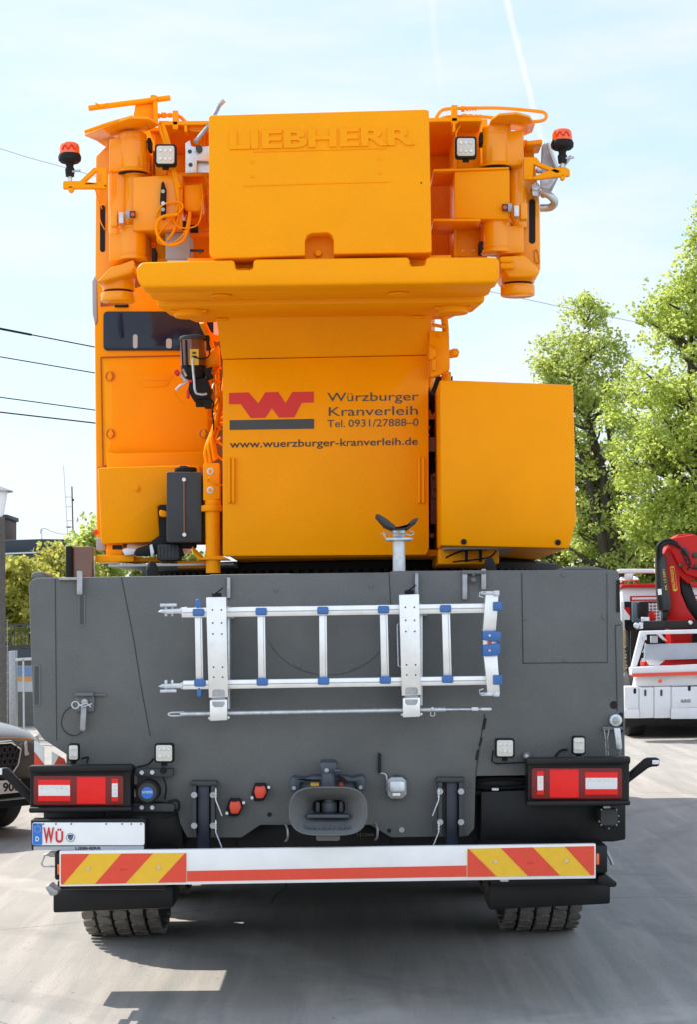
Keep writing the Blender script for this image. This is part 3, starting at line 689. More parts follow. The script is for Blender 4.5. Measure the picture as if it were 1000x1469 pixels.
b.build('chain', m_steel, ey)
# ---- holders of the ladder
for x0, x1, yt, yb, ym in ((295, 325, 856, 1000, 1033), (573, 603, 852, 997, 1028)):
    hd = MB().prism([(x0, yt + 1), (x1 - 1, yt), (x1 + 2, yb), (x0 + 4, yb + 1)], YP - .20, .07).build('ladder_holder', m_alu, C, bev=.004)
    MB().prism([(x0 + 5.5, yb + 4), (x1 + .5, yb + 3), (x1 + .5, ym), (x0 + 5.5, ym + 1)], YP - .19, .06).build('holder_foot', m_alu, hd, bev=.004)
    MB().prism([(x0 + 8, yb - 1), (x1 - 2, yb - 1), (x1 - 2, yb + 6), (x0 + 8, yb + 6)], YP - .185, .03).build('hinge_pin', m_steel, hd, bev=.003)
    b = MB().prism([(x0 + 9, yb - 9), (x0 + 12, yb - 11), (x1 - 5, yb - 11), (x1 - 3, yb - 9), (x1 - 3, yb - 1), (x0 + 9, yb - 1)], YP - .203, .0025); b.prism([(x0 + 9, yb + 6), (x1 - 3, yb + 6), (x1 - 3, yb + 10), (x1 - 6, yb + 14), (x0 + 12, yb + 14), (x0 + 9, yb + 11)], YP - .193, .0025); b.build('hinge_leaf', m_steel, hd)
    b = MB()
    for u in (.28, .74):
        for v in (.13, .26, .37, .70, .80): b.disc(x0 + 1 + u * 28 + 3 * v, yt + (yb - yt) * v, YP - .2022, 1.2, .002, 10)
    b.build('bolt_hole', m_gap, hd)
    MB().rect(x0 + 8, yt - 6, x0 + 22, yt, YP - .16, .04, 2).build('latch', m_rub, hd, bev=.004)
    MB().ptube([(x0 + 10, yt - 3, YP - .17), (x0 + 18, yt - 8, YP - .18), (x0 + 24, yt - 13, YP - .18)], YP, 1.2).build('latch_lever', m_rub, hd)
    b = MB(); b.disc(x0 + 5, ym - 3, YP - .17, 2, .05, 8); b.disc(x1 + 2, ym - 4, YP - .17, 2, .05, 8); b.build('bolt', m_zinc, hd)
    MB().rect(x0 + 29, yt + 14, x0 + 34, ym - 16, YP - .13, .128).build('holder_backing', m_zinc, hd, bev=.003)
    MB().rect(x1 + 4, yt + 26, x1 + 10, yt + 31, YP - .05, .048, 1).build('holder_tab', m_gbox, hd)
MB().ptube([(575, 894, YP - .14), (570.5, 896, YP - .14), (572, 955, YP - .14), (577, 957, YP - .14)], YP, 1.1, sm=False).build('wire_bail', m_zinc, C)
# ---- boom rest post
br = MB().pcyl(573, 774, 826, YP + .12, 9).build('boom_rest', m_zinc, C)
b = MB().pcyl(573, 771.5, 776, YP + .12, 20, n=32); b.build('rest_flange', m_zinc, br, bev=.003)
MB().pcyl(573, 757, 771, YP + .12, 9).build('rest_collar', m_zinc, br, bev=.003)
sd = MB().prism([(539, 738), (544, 737), (557, 745), (570, 756), (582, 755), (592, 745), (601, 742), (600, 747), (593, 752), (586, 758), (566, 759), (553, 754), (545, 745)], YP - .02, .26)
sd.build('rest_saddle', m_dgrey, br, bev=.006)
b = MB().ptube([(547, 766, YP + .05), (560, 765, YP + .05), (580, 766, YP + .05), (590, 768, YP + .06), (594, 764, YP + .07), (588, 761, YP + .07)], YP, 1.0); b.ptube([(551, 763, YP + .05), (553, 771, YP + .05)], YP, 1.0); b.build('spring_clip', m_zinc, br)
# carrier mirror at the far left
mr = MB().prism(rrect(95, 784, 133, 832, 3), YP + 1.4, .08).build('mirror', m_brown, C, bev=.01)
MB().prism(rrect(94, 783, 103, 832, 2), YP + 1.37, .1).build('mirror_frame', m_rub, mr, bev=.008)
MB().ptube([(133, 789, YP + 1.42), (126, 792, YP + 1.42), (128, 832, YP + 1.42)], YP, 2.2).build('mirror_arm', m_rub, mr)
# ================================================================ crane superstructure
YC = 9.05
# ---- ballast box with raised lettering
bx = MB().prism([(299, 169), (301, 166), (610, 157.5), (616, 159), (620, 362), (612, 363), (478, 365), (478, 345), (475, 337), (469, 334), (447, 335), (440, 338), (437, 345), (437, 367), (306, 372), (300, 366)], YC, .62)
bx = bx.build('counterweight_box', m_cast, C, bev=.022, seg=3)
MB().rect(430, 330, 486, 374, YC + .12, .4).build('lifting_recess', m_cast, bx)
MB().disc(456, 363, YC + .09, 5, .03, 14).build('lifting_eye', m_cast, bx, bev=.005)
o = lettering('LIEBHERR', (329, 214), (267, -6.5), (-.5, -27), YC, m_cast, 'raised_lettering', bx, bold=.035, depth=.008, back=-.0005)
b = MB()
for p in ([(364, 218.5), (460, 216), (556, 213.5)], [(349, 267.5), (460, 264), (560, 261.5)]):
    b.ptube([(q[0], q[1], YC - .001) for q in p], YC, .8)
b.build('cast_rib', m_cast, bx)
for x, y in ((361, 232), (361, 253), (545, 228), (545, 248)): MB().disc(x, y, YC - .004, 2.2, .006, 10).build('plug', m_cast, bx)
MB().disc(605, 263, YC - .001, 1.3, .0008, 8).build('bore', m_gap, bx)
# ---- ballast base slab with stepped underside
lip = [(195, 384), (203, 376), (336, 373), (337, 387), (362, 387), (363, 372), (588, 369), (589, 382), (611, 381), (612, 369), (714, 369), (717, 376), (717, 398), (713, 406), (204, 413), (197, 404)]
sl = MB().prism(lip, YC - .03, .16).build('counterweight_slab', m_cast, C, bev=.016, seg=3)
def zat(py, Y, px=460): return P(px, py, Y).z
def xat(px, Y, py=440): return P(px, py, Y).x
z1 = zat(408, YC)
xl, xr = xat(204, YC), xat(713, YC)
MB().hplate([(xl, YC + .08), (xr, YC + .08), (xr, YC + .42), (xr - .03, YC + .46), (xl + .03, YC + .46), (xl, YC + .42)], z1 + .006, z1 + .1).build('slab_step', m_cast, sl, bev=.02)
MB().hplate([(xl + .02, YC + .465), (xr - .02, YC + .465), (xr - .06, YC + .78), (xl + .06, YC + .78)], z1 - .018, z1 + .1).build('slab_step', m_cast, sl, bev=.016)
MB().hplate([(xl + .08, YC + .785), (xr - .08, YC + .785), (xr - .16, YC + 1.06), (xl + .16, YC + 1.06)], z1 - .006, z1 + .1).build('slab_step', m_cast, sl, bev=.016)
b = MB()
for xx in (xl + .17, xr - .17): b.cyl((xx, YC + .6, z1 - .05), (xx, YC + .6, z1 - .018), .075)
for xx in (xl + .17, xr - .17): b.box(xx - .09, xx + .09, YC + .56, YC + .64, z1 - .032, z1 - .0185)
for xx in (xl + .35, xr - .45): b.cyl((xx, YC + .3, z1 - .006), (xx, YC + .3, z1 + .005), .05)
b.each('slab_socket', m_cast, sl, bev=.004)
b = MB(); b.box(xl + .28, xl + .34, YC + .9, YC + .95, z1 - .02, z1 - .007); b.box(xr - .36, xr - .3, YC + .9, YC + .95, z1 - .02, z1 - .007); b.each('slab_lug', m_cast, sl, bev=.005)
# dark infill behind the slab
MB().hplate([(xl + .2, YC + .17), (xr - .2, YC + .17), (xr - .2, YC + 1.0), (xl + .2, YC + 1.0)], z1 + .11, z1 + .16).build('slab_core', m_or, sl)
# ---- rear panel with the firm's lettering
YT = 10.05
pn = MB().prism([(319, 516), (613, 510), (615, 512), (616, 786), (612, 796), (322, 798), (319, 795)], YT, .06).build('engine_cover', m_or, C, bev=.008)
top = MB(); fr = [P(309, 452, YT - .10), P(624, 447, YT - .10), P(616, 472, YT - .04), P(614, 509.3, YT + .002), P(318, 515.3, YT + .002), P(313, 478, YT - .04)]
top.solid(fr, [q + Vector((0, .05, 0)) for q in fr]); top.build('cover_hood', m_or, pn, bev=.005)
for x in (331, 605):
    b = MB()
    for dx in (-3, 3): b.prism(rrect(x + dx - 1.8, 656, x + dx + 1.8, 722, 1.7), YT - .02, .022)
    b.rect(x - 2, 658, x + 2, 720, YT - .008, .009); b.build('grab_rail', m_or, pn, bev=.004)
wl = [(328, 564), (356, 563), (370, 579), (380, 563), (398.5, 562.5), (409, 578.5), (419, 562.5), (449.5, 562), (449.5, 577.5), (432, 578), (421.5, 598.7), (399.5, 599), (389.5, 585.5), (380, 599.3), (359, 599.7), (345, 579.8), (328, 580)]
MB().prism(wl, YT - .003, .0025).build('logo_mark', m_logo_red, pn)
MB().prism([(329, 603), (450, 601), (450, 615), (329, 616.8)], YT - .003, .0025).build('logo_bar', m_logo_gr, pn)
lettering('W\u00fcrzburger', (469, 576), (132, -1.5), (0, -13), YT, m_logo_gr, 'lettering', pn)
lettering('Kranverleih', (471, 597), (129, -2), (0, -13.5), YT, m_logo_gr, 'lettering', pn)
lettering('Tel. 0931/27888\u20130', (469, 613), (132, -2), (0, -11), YT, m_logo_gr, 'lettering', pn)
lettering('www.wuerzburger-kranverleih.de', (329, 642.5), (271, -4.5), (0, -11), YT, m_print, 'lettering', pn, bold=.006)
b = MB()
b.box(xat(322, YT), xat(612, YT), YT + .07, 13.5, zat(795, YT), zat(470, YT)); b.build('superstructure_body', m_or, C)
# turntable ring with teeth
zr0, zr1 = 1.935, zat(801, 10.6)
b = MB().lathe((0.02, 11.9, zr0), (0, 0, 1), [(0, 1.28), (zr1 - zr0 - .02, 1.28), (zr1 - zr0, 1.2)], 64)
for k in range(150):
    a = 2 * pi * k / 150
    if sin(a) < .2: b.obox((.02 + 1.3 * cos(a), 11.9 + 1.3 * sin(a), zr0 + .055), (-sin(a) * .014, cos(a) * .014, 0), (cos(a) * .03, sin(a) * .03, 0), (0, 0, .05))
b.build('slewing_ring', m_gap, C)
b = MB().hplate([(xat(330, 10.2), 10.2), (xat(700, 10.2), 10.2), (xat(715, 10.2), 12.5), (xat(330, 10.2), 12.5)], zat(800, 10.2), zat(790, 10.2))
b.build('turntable_plate', m_or, C, bev=.01)
# boom (hidden behind, it casts the shade ahead)
b = MB().box(-.42, .48, 10.2, 21.6, 2.95, 3.75); b.build('boom', m_or, C, bev=.08)
b = MB().box(.5, 1.2, 17.6, 21.25, 3.35, 3.95); b.build('added_shade_box', m_or, C, bev=.05)  # unseen box added beside the boom to throw shade on the right ground
# ---- right box
YB = 9.7
bo = MB()
x0, x1 = xat(632, YB, 660), xat(825, YB, 660)
pts = [(631, 545), (823, 552), (827, 747), (817, 787), (633, 783)]
b = MB().prism(pts, YB, 1.9).build('winch_housing', m_or, C, bev=.012)
for x, y in ((666, 777), (801, 778)): MB().disc(x, y, YB - .008, 4.2, .008, 14).build('cover_plug', m_rub, b, bev=.002)
b2 = MB().hplate([(x0 + .02, YB + .1), (x1 - .08, YB + .1), (x1 - .35, 11.4), (x0 + .02, 11.4)], zat(789, YB) - .0, zat(786, YB)); b2.build('housing_floor', m_gbox, b)
b2 = MB().hplate([(xat(625, 10), 10.0), (xat(712, 10), 10.0), (xat(715, 10), 11.5), (xat(625, 10), 11.5)], zat(812, 10), zat(789, 10)); b2.build('support_frame', m_or, C, bev=.01)
b2 = MB()
for x in (668, 688): b2.rect(x, 786, x + 4, 806, 9.95, .03)
b2.ptube([(640, 800, 9.92), (665, 790, 9.92), (700, 788, 9.92)], 10, 1.4); b2.ptube([(650, 806, 9.9), (700, 800, 9.9), (712, 790, 9.9)], 10, 1.2); b2.build('hose', m_rub, C)
# ---- gap between cover and box: dark recess with valves
YG = 10.25
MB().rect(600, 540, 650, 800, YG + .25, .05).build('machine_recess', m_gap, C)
m_rbrown = mat('dusty_red_oxide', (.30, .12, .07), .6, var=.2, vscale=30)
vb = MB().rect(618, 676, 634, 752, YG, .15, 1).build('valve_block', m_rbrown, C, bev=.006)
for x, y in ((624, 682), (625, 698), (624, 711), (628, 718), (628, 731), (620, 768), (629, 770)): MB().disc(x, y, YG - .025, 3.6, .03, 10).build('hydraulic_plug', m_rbrown, vb)
MB().rect(612, 627, 627, 648, YG, .1, 1).build('warning_sticker', mat('faded_pink_sticker', (.42, .22, .16), .6), C, bev=.002)
b = MB().ptube([(614, 562, YG), (622, 580, YG), (616, 640, YG + .05), (622, 680, YG)], YG, 4); b.ptube([(626, 566, YG), (628, 620, YG), (622, 660, YG + .05)], YG, 3); b.build('hose', m_rub, C)
b = MB().rect(612, 588, 630, 602, YG, .08, 2); b.disc(628, 595, YG - .02, 6, .08, 14); b.build('pipe_union', m_or, C, bev=.008)
b = MB().ptube([(610, 610, YG - .04), (617, 613, YG - .04), (612, 619, YG - .04), (617, 625, YG - .04)], YG, 1.2); b.build('orange_cable', m_or, C)
# bracket and eye at the top right of the cover
b = MB().prism([(616, 474), (645, 476), (646, 530), (632, 538), (618, 542)], YT - .06, .06); bk = b.build('side_bracket', m_or, C, bev=.008)
MB().disc(632, 481, YT - .075, 3, .014, 10).build('bolt', m_or, bk)
b = MB().prism([(644, 503), (651, 500), (657, 500), (660, 505), (658, 511), (652, 512), (644, 513)], YT - .04, .05); b.build('eye_lug', m_or, bk, bev=.006)
MB().disc(654, 506, YT - .055, 4.5, .08, 16).build('eye_pin', m_or, bk, bev=.004)
b = MB().prism([(616, 494), (626, 501), (627, 508), (621, 516), (616, 516)], YT - .1, .1); b.rect(620, 515, 626, 532, YT - .09, .06, 2); b.build('lamp_knob', m_or, bk, bev=.01)
b = MB().ptube([(622, 450, YT - .05), (636, 452, YT - .03), (640, 476, YT + .03)], YT, 5); b.ptube([(620, 466, YT - .02), (642, 470, YT - .02)], YT, 2.5); b.ptube([(641, 535, YT + .05), (640, 560, YT + .1)], YT, 7); b.build('pipe', m_or, bk)
# ---- operator's cab on the left
YK = 11.0
cb = MB().prism([(134, 398), (300, 392), (304, 676), (240, 780), (138, 782)], YK, 1.5).build('operator_cab', m_or, C, bev=.02)
wn = MB().prism(rrect(148, 447, 306, 503, 6), YK - .012, .01).build('cab_window', m_glass, cb, bev=.003)
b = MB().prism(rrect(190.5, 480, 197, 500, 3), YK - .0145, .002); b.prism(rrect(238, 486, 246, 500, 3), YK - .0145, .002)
b.build('reflection_glint', mat('pale_glint', (.42, .5, .52), .3), wn)  # glints put into pale colour patches on the glass
b = MB().prism([(144, 425), (152, 437), (158, 434), (163, 438), (144, 440)], YK - .006, .005); b.build('cab_sticker', mat('dull_red_sticker', (.35, .04, .03), .5), cb)
MB().prism(rrect(164, 436.5, 184, 441, 2), YK - .012, .011).build('cab_grille', m_rub, cb, bev=.002)
# rear hatch with raised middle
ht = MB().prism([(145, 514), (304, 510), (306, 668), (148, 668)], YK - .02, .02).build('cab_hatch', m_or, cb, bev=.006)
b = MB(); fr = [P(160, 538, YK - .055), P(296, 535, YK - .055), P(298, 624, YK - .055), P(161, 626, YK - .055)]; bk_ = [P(147, 516, YK - .021), P(303, 512, YK - .021), P(305, 665, YK - .021), P(150, 666, YK - .021)]
b.solid(fr, bk_); b.build('hatch_bulge', m_or, ht, bev=.006)
b = MB(); fr = [P(x, y, YK - .058) for x, y in ((196, 540), (249, 538), (238, 555), (209, 556))]; b.solid(fr, [q + Vector((0, .0025, 0)) for q in fr])
for a_, c2 in (((204, 546), (241, 545)),): b.ptube([(a_[0], a_[1], YK - .058), (c2[0], c2[1], YK - .058)], YK, 1, sm=False)
b.build('hatch_grip', m_or, ht, bev=.0008)
m_orsh = mat('orange_gap', (.30, .085, .001), .6)
for pts in ([(144.5, 513), (304, 509.5)], [(144.5, 513), (147.5, 669)], [(150, 669), (300, 667)], [(139.5, 670.5), (238, 668)]):
    MB().ptube([(q[0], q[1], YK - .024 if q[1] < 669.5 else YK - .024) for q in pts], YK, .9, 6, False).build('hatch_gap', m_orsh, cb)
for x, y in ((157.5, 540), (158.5, 622.5), (292, 622)):
    l = MB().disc(x, y, YK - .06, 8, .03, 24).build('hatch_latch', m_or, ht, bev=.003)
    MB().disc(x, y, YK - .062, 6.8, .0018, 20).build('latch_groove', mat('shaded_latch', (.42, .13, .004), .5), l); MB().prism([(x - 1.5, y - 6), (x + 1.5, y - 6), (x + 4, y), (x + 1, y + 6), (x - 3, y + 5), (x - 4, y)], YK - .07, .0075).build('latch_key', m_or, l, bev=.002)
b = MB().prism([(153, 650), (298, 647), (299, 690), (153, 690)], YK - .10, .08); b.build('cab_ledge', m_or, cb, bev=.01)
lb = MB().prism([(140, 671), (286, 667), (288, 722), (226, 726), (229, 769), (216, 778), (145, 780)], YK - .55, .5).build('tool_locker', m_or, C, bev=.01)
b = MB(); fr = [P(x, y, YK - .552) for x, y in ((142, 733), (227, 730), (229, 769), (216, 778), (145, 780))]
MB().disc(196, 700.5, YK - .562, 4.2, .013, 16).build('bolt', m_or, lb, bev=.002); MB().disc(196, 700.5, YK - .565, 2, .004, 6).build('bolt', m_or, lb)
MB().disc(136.5, 763, YK - .4, 4, .06, 14).build('side_marker', m_red, lb, bev=.006)
MB().rect(137.5, 772, 151, 789, YK - .45, .05).build('cab_bracket', m_gbox, lb, bev=.003)
b = MB().rect(152, 779, 176, 800, YK - .5, .2); b.rect(137, 796, 192, 806, YK - .55, .3); lo = b.each('locker_foot', m_or, C, bev=.006)[0]
b = MB().rect(161, 782, 175, 788, YK - .504, .003, 1); b.build('foot_slot', m_gap, lo)
MB().prism([(174, 788), (180, 786), (196, 787), (192, 796), (178, 797)], YK - .58, .06).build('small_lamp', m_lclear, lo, bev=.01)
b = MB().hplate([(xat(150, 10.3), 10.3), (xat(330, 10.3), 10.3), (xat(330, 10.3), 11.6), (xat(190, 10.3), 11.6)], zat(809, 10.3), zat(806, 10.3)); b.build('cab_floor_plate', m_gbox, C)
b = MB().prism([(195, 786), (210, 782), (224, 770), (240, 768), (246, 774), (232, 788), (218, 797), (190, 797)], YK - .66, .1); b.build('cable_duct', m_rub, C, bev=.02)
b = MB().prism(rrect(224, 780, 258, 804, 5), YK - .68, .15); b.build('fluid_filter', m_dgrey, C, bev=.015)
for x in range(228, 256, 5): MB().rect(x, 783, x + 1.6, 800, YK - .685, .006, .5).build('filter_rib', m_dgrey, C)
b = MB().rect(252, 777, 280, 786, YK - .66, .1, 3); b.ptube([(258, 786), (262, 798)], YK - .66, 3); b.build('pipe_elbow', m_rub, C, bev=.008)
MB().prism([(214, 782), (218, 780), (221, 792), (219, 800), (216, 799)], YK - .7, .03).build('hose_clamp', m_zinc, C, bev=.004)
b = MB().rect(254, 804, 300, 815, YK - .6, .3, 2); b.rect(192, 800, 250, 806, YK - .5, .2); b.build('lower_frame', m_or, C, bev=.005)
b = MB()
for k in range(7): b.ptube([(276 + k * 2, 785 + k * 2, YK - .72), (280 + k * 2, 796 + k, YK - .74), (292 + k, 802 + k * .8, YK - .74), (306, 798 + k, YK - .7)], YK - .7, 1.5)
b.build('cable_bundle', m_or, C)
# cab mirror edge
MB().prism([(132, 404), (136, 396), (138, 396), (139, 460), (136, 466), (132.5, 450)], YK - .3, .05).build('mirror', m_gbox, C, bev=.006)
# ---- black coolant tank
YH = 10.2
tk = MB().prism(rrect(238.5, 677, 289, 778, 2), YH, .32).build('coolant_tank', m_dgrey, C, bev=.012)
MB().pcyl(266, 671, 679, YH + .15, 16).build('tank_cap', m_rub, tk, bev=.006); MB().pcyl(263, 668.5, 672, YH + .15, 6).build('tank_cap', m_rub, tk, bev=.003)
b = MB().disc(263.5, 688, YH - .02, 2.8, .02, 14); b.disc(264, 767, YH - .02, 2.8, .02, 14); b.each('gauge_end', m_white, tk)
MB().ptube([(263.5, 691), (264, 764)], YH - .008, .9, sm=False).build('sight_tube', m_rbrown, tk)
b = MB().prism([(228, 724), (240, 724), (240, 735), (228, 735)], YH + .1, .3); b.prism([(229, 745), (240, 742), (240, 778), (225, 778), (229, 769)], YH + .15, .3); b.each('tank_backing', m_gap, C)
b = MB().prism([(228, 731), (239, 733), (239, 742), (228, 741)], YH + .08, .05); b.build('cable_run', m_or, C, bev=.01)
# ---- orange stand with flanges
st = MB().pcyl(305, 720, 822, YH, 10.5).build('support_column', m_or, C)
b = MB().pcyl(303, 725, 734, YH, 15); b.pcyl(305, 717, 726, YH, 11.5); b.each('column_collar', m_or, st, bev=.006)
MB().prism([(291, 666), (293, 664.5), (314, 664), (315, 716), (291, 718)], YH - .03, .08).build('column_bracket', m_or, st, bev=.008)
b = MB().prism([(282, 803), (298, 797), (318, 797), (330, 803)], YH - .05, .15); b.build('column_shelf', m_or, st, bev=.006)
for y in (676, 703):
    MB().disc(301, y, YH - .036, 5, .006, 16).build('washer', m_zinc, st); MB().disc(301, y, YH - .045, 3, .01, 6).build('bolt', m_or, st)
MB().ptube([(298, 690, YH - .04), (300, 686, YH - .06), (308, 694, YH - .05), (318, 696, YH)], YH, 1).build('orange_cable', m_or, st)
b = MB()
for k in range(9):
    x = 294 + k * 2.6
    b.ptube([(296 + k * 1.8, 668 - k * 1.2, YH + .02 * (k % 3)), (294 + k * 1.5, 648 - k * 2.5, YH + .03 * (k % 3)), (300 + k * 1.2, 628 - k * 3.2, YH + .05), (312 + k * .8, 612 - k * 6, YH + .1), (322, 606 - k * 9, YH + .2)], YH, 2.4)
b.build('hose_bundle', m_or, C)
b = MB()
for k in range(6): b.ptube([(318 - k, 660 - k * 22, YH + .1), (310 - k, 652 - k * 22, YH + .04), (306 + (k % 2) * 6, 640 - k * 22, YH + .08), (316, 628 - k * 20, YH + .1)], YH, 1.6 + .4 * (k % 2))
b.ptube([(290, 462, YH), (299, 480, YH + .05), (312, 486, YH + .1)], YH, 5); b.ptube([(296, 474, YH + .02), (310, 520, YH + .1), (312, 600, YH + .1)], YH, 3)
b.build('orange_pipe', m_or, C)
b = MB().prism([(288, 524), (300, 505), (313, 494), (314, 522), (296, 530), (290, 529)], YH, .12); b.build('pump_bracket', m_or, C, bev=.01)
b = MB().rect(303, 480, 327, 797, YH + .3, .04); b.build('shaded_backing', mat('shaded_orange_paint', (.25, .075, .004), .6, var=.3, vscale=12), C)  # shade of the recess put into a darker orange
# ---- grease pump
gp = MB().pcyl(277, 526, 545, YH - .02, 18, 17).build('grease_pump', m_rub, C, bev=.006)
MB().pcyl(277, 488, 526, YH - .02, 18.5).build('grease_reservoir', m_brown, gp)
MB().pcyl(278, 483.5, 489, YH - .02, 21).build('reservoir_lid', m_dgrey, gp, bev=.006)
b = MB()
for x in (260, 266): b.ptube([(x, 488, YH - .085), (x + 2, 528, YH - .085)], YH, 1.1, sm=False)
b.rect(292, 481, 300, 488, YH - .06, .05, 2); b.ptube([(298, 484, YH - .05), (300, 508, YH - .06), (291, 515, YH - .08), (277, 512, YH - .1)], YH, 1.1); b.build('pump_cable', m_rub, gp)
k = MB(); k.rect(272, 501, 284.5, 524, YH - .09, .003); k.build('yellow_sticker', m_yel, gp)
b = MB().prism([(275.5, 505), (281, 505), (281, 508), (275.5, 508)], YH - .0915, .001); b.prism([(275, 510.5), (282, 510.5), (282, 512), (275, 512)], YH - .0915, .001); b.build('sticker_print', m_print, gp)
b = MB().prism([(272, 545), (296, 542), (301, 556), (299, 571), (276, 573), (269, 560)], YH - .1, .16); b.prism([(290, 571), (303, 571), (301, 584), (292, 584)], YH - .08, .1); b.rect(280, 576, 292, 583, YH - .06, .05, 1)
b.prism([(291, 530), (304, 526), (301, 534), (306, 540), (296, 545)], YH - .06, .06); b.build('pump_motor', m_rub, gp, bev=.012)
b = MB(); b.ptube([(277, 515, YH - .12), (276, 520, YH - .12), (278, 545, YH - .13), (280, 562, YH - .13), (288, 566, YH - .13), (296, 565, YH - .12)], YH, 1.8); b.ptube([(258, 536, YH - .1), (264, 544, YH - .1), (270, 548, YH - .1)], YH, 2.2); b.ptube([(252, 560, YH - .1), (258, 554, YH - .1), (266, 549, YH - .1)], YH, 2.2)
b.ptube([(262, 530, YH - .1), (267, 540, YH - .1)], YH, 1.8); b.build('pump_fitting', m_zinc, gp)
b = MB().disc(253, 534, YH - .13, 4, .06, 12); b.rect(267, 560, 271, 571, YH - .11, .03, 1); b.rect(270, 545, 275, 549, YH - .13, .03, 1); b.build('pump_nipple', m_logo_red, gp, bev=.004)
MB().ptube([(251, 561, YH - .1), (253, 568, YH - .05), (266, 582, YH), (285, 594, YH), (310, 604, YH + .05)], YH, .6).build('thin_lanyard', m_or, gp)
MB().ptube([(296, 570, YH - .06), (306, 578, YH - .06), (304, 590, YH - .05), (306, 608, YH + .02), (305, 628, YH + .02)], YH, 1.2).build('pump_cable', m_rub, gp)

# ================================================================ ballast cylinder towers at both sides
YS = 9.75
# left tower
sf = MB().prism([(137, 224), (150, 212), (156, 204), (215, 202), (215, 378), (166, 393), (140, 405), (136, 398)], YS + .12, .42).build('side_frame', m_gl, C, bev=.012)
MB().prism(rrect(143.2, 295, 150.5, 362, 3.6, 6), YS + .117, .0025).build('frame_slot', m_gap, sf)
b = MB().rect(200, 184, 304, 382, YS + .5, .08); lbp = b.build('back_plate', m_or, C, bev=.006)
b = MB().rect(214, 183, 300, 189, YS + .05, .28); b.rect(236, 328, 300, 332, YS + .1, .15); b.prism([(221, 189), (238, 189), (238, 372), (224, 372)], YS + .1, .15); b.rect(240, 248, 300, 254, YS + .1, .15); b.build('frame_rib', m_or, lbp, bev=.004)
b = MB().rect(211, 198, 216, 214, YS - .02, .1); b.rect(217, 356, 223, 376, YS - .02, .1); b.each('rubber_pad', m_rub, lbp, bev=.004)
def tower(xc, up, mid, low, rpx, flat0, flat1, capx, capy, name='ballast_cylinder'):
    t = MB().pcyl(xc, up[0], up[1], YS, rpx, n=40).build(name, m_gl, C)
    b = MB().pcyl(xc, up[1] - 2, up[1] + 4, YS, rpx * 1.05, rpx * 1.3, n=40); b.pcyl(xc, low[0] - 4, low[0], YS, rpx * 1.08, n=40); b.pcyl(xc, low[1] - 4, low[1] + 1, YS, rpx * 1.1, n=40); b.pcyl(xc, up[0] - 3, up[0] + 2, YS, rpx * .95, n=40)
    b.each('cylinder_flange', m_gl, t, bev=.004)
    MB().pcyl(xc, low[0], low[1], YS, rpx, n=40).build('cylinder_lug', m_gl, t)
    for y in (up[0] + 6, low[1] - 10): MB().pcyl(xc, y, y + 3.5, YS, rpx * 1.035, n=40).build('collar', m_gl, t, bev=.003)
    MB().pcyl(xc, up[1] + 4, up[1] + 6.5, YS, rpx * 1.02, n=40).build('collar_gap', m_gap, t)
    b = MB()
    for y0, y1 in (up, low): b.prism([(flat0, y0 + 3), (flat1, y0 + 1), (flat1, y1 - 1), (flat0, y1 + 1)], YS - rpx * YS / F * .72, .3)
    b.each('tapered_plate', m_gl, t, bev=.01)
    return t
t1 = tower(190, (196, 246), None, (331, 374), 20.5, 156, 186, None, None)
# middle arm of the left tower
md = MB().prism([(190, 254), (262, 250), (262, 330), (190, 332)], YS - .09, .3).build('swivel_arm', m_gl, t1, bev=.012)
MB().pcyl(193, 253, 331, YS + .005, 15, n=40).build('arm_knuckle', m_gl, t1, bev=.004)
b = MB().pcyl(194, 250.5, 254, YS, 17, n=40); b.pcyl(194, 328, 333, YS, 17, n=40); b.each('knuckle_rim', m_gl, t1, bev=.004)
b = MB().pcyl(172, 252, 338, YS + .03, 17, n=36); b.build('locking_tube', m_gl, t1)
MB().rect(217, 217, 221, 250, YS + .3, .02).build('light_gap', m_gap, t1)
# pinned clamp and switch
def clamp(x, y, s, parent):
    c = MB().rect(min(x, x - s * 10), y - 11, max(x, x - s * 10), y + 13, YS - .12, .06, 2).build('clamp_block', m_gl, parent, bev=.008)
    a, e = sorted((x + s * 2, x + s * 9)); MB().rect(a, y - 7, e, y + 9, YS - .14, .05, 1).build('clamp_steel', m_zinc, parent, bev=.003)
    a, e = sorted((x + s * 12, x + s * 18)); MB().rect(a, y - 10, e, y + 2, YS - .108, .006).build('switch_body', m_steel, parent, bev=.002)
    a, e = sorted((x + s * 18, x + s * 26)); q = MB().rect(a, y - 9, e, y + 1, YS - .112, .008).build('sensor_plate', m_dgrey, parent, bev=.002)
    MB().disc((a + e) / 2, y - 4, YS - .12, 3, .008, 14).build('red_button', m_red, parent, bev=.002)
clamp(168, 312, 1, t1)
# lower taper and cap
b = MB(); fr = [P(x, y, YS - .1) for x, y in ((158, 384), (192, 372), (194, 384), (190, 392), (147, 404), (138, 404))]; b.solid(fr, [q + Vector((0, .4, 0)) for q in fr]); b.build('lower_taper', m_gl, t1, bev=.012)
b = MB().pcyl(170, 398, 418, YS + .05, 23, n=36); b.build('foot_drum', m_gl, t1, bev=.003)
b = MB().pcyl(169, 418, 422, YS + .05, 20, n=32); b.build('drum_gap', m_gap, t1)
b = MB().pcyl(169, 421, 434, YS + .05, 24.5, n=36); b.build('drum_cap', m_gl, t1, bev=.006)
zh = P(186, 171, YS - .25).z
MB().flat([(121, 196), (150, 184), (186, 171), (213, 172), (228, 181), (212, 189), (184, 196), (160, 204), (151, 212), (138, 203)], zh, .014).build('head_plate', m_gl, t1, bev=.004)
b = MB().ptube([(121, 190, YS - .18), (150, 180, YS - .17), (190, 168, YS - .17)], YS, 2.4); b.build('edge_pipe', m_or, t1)
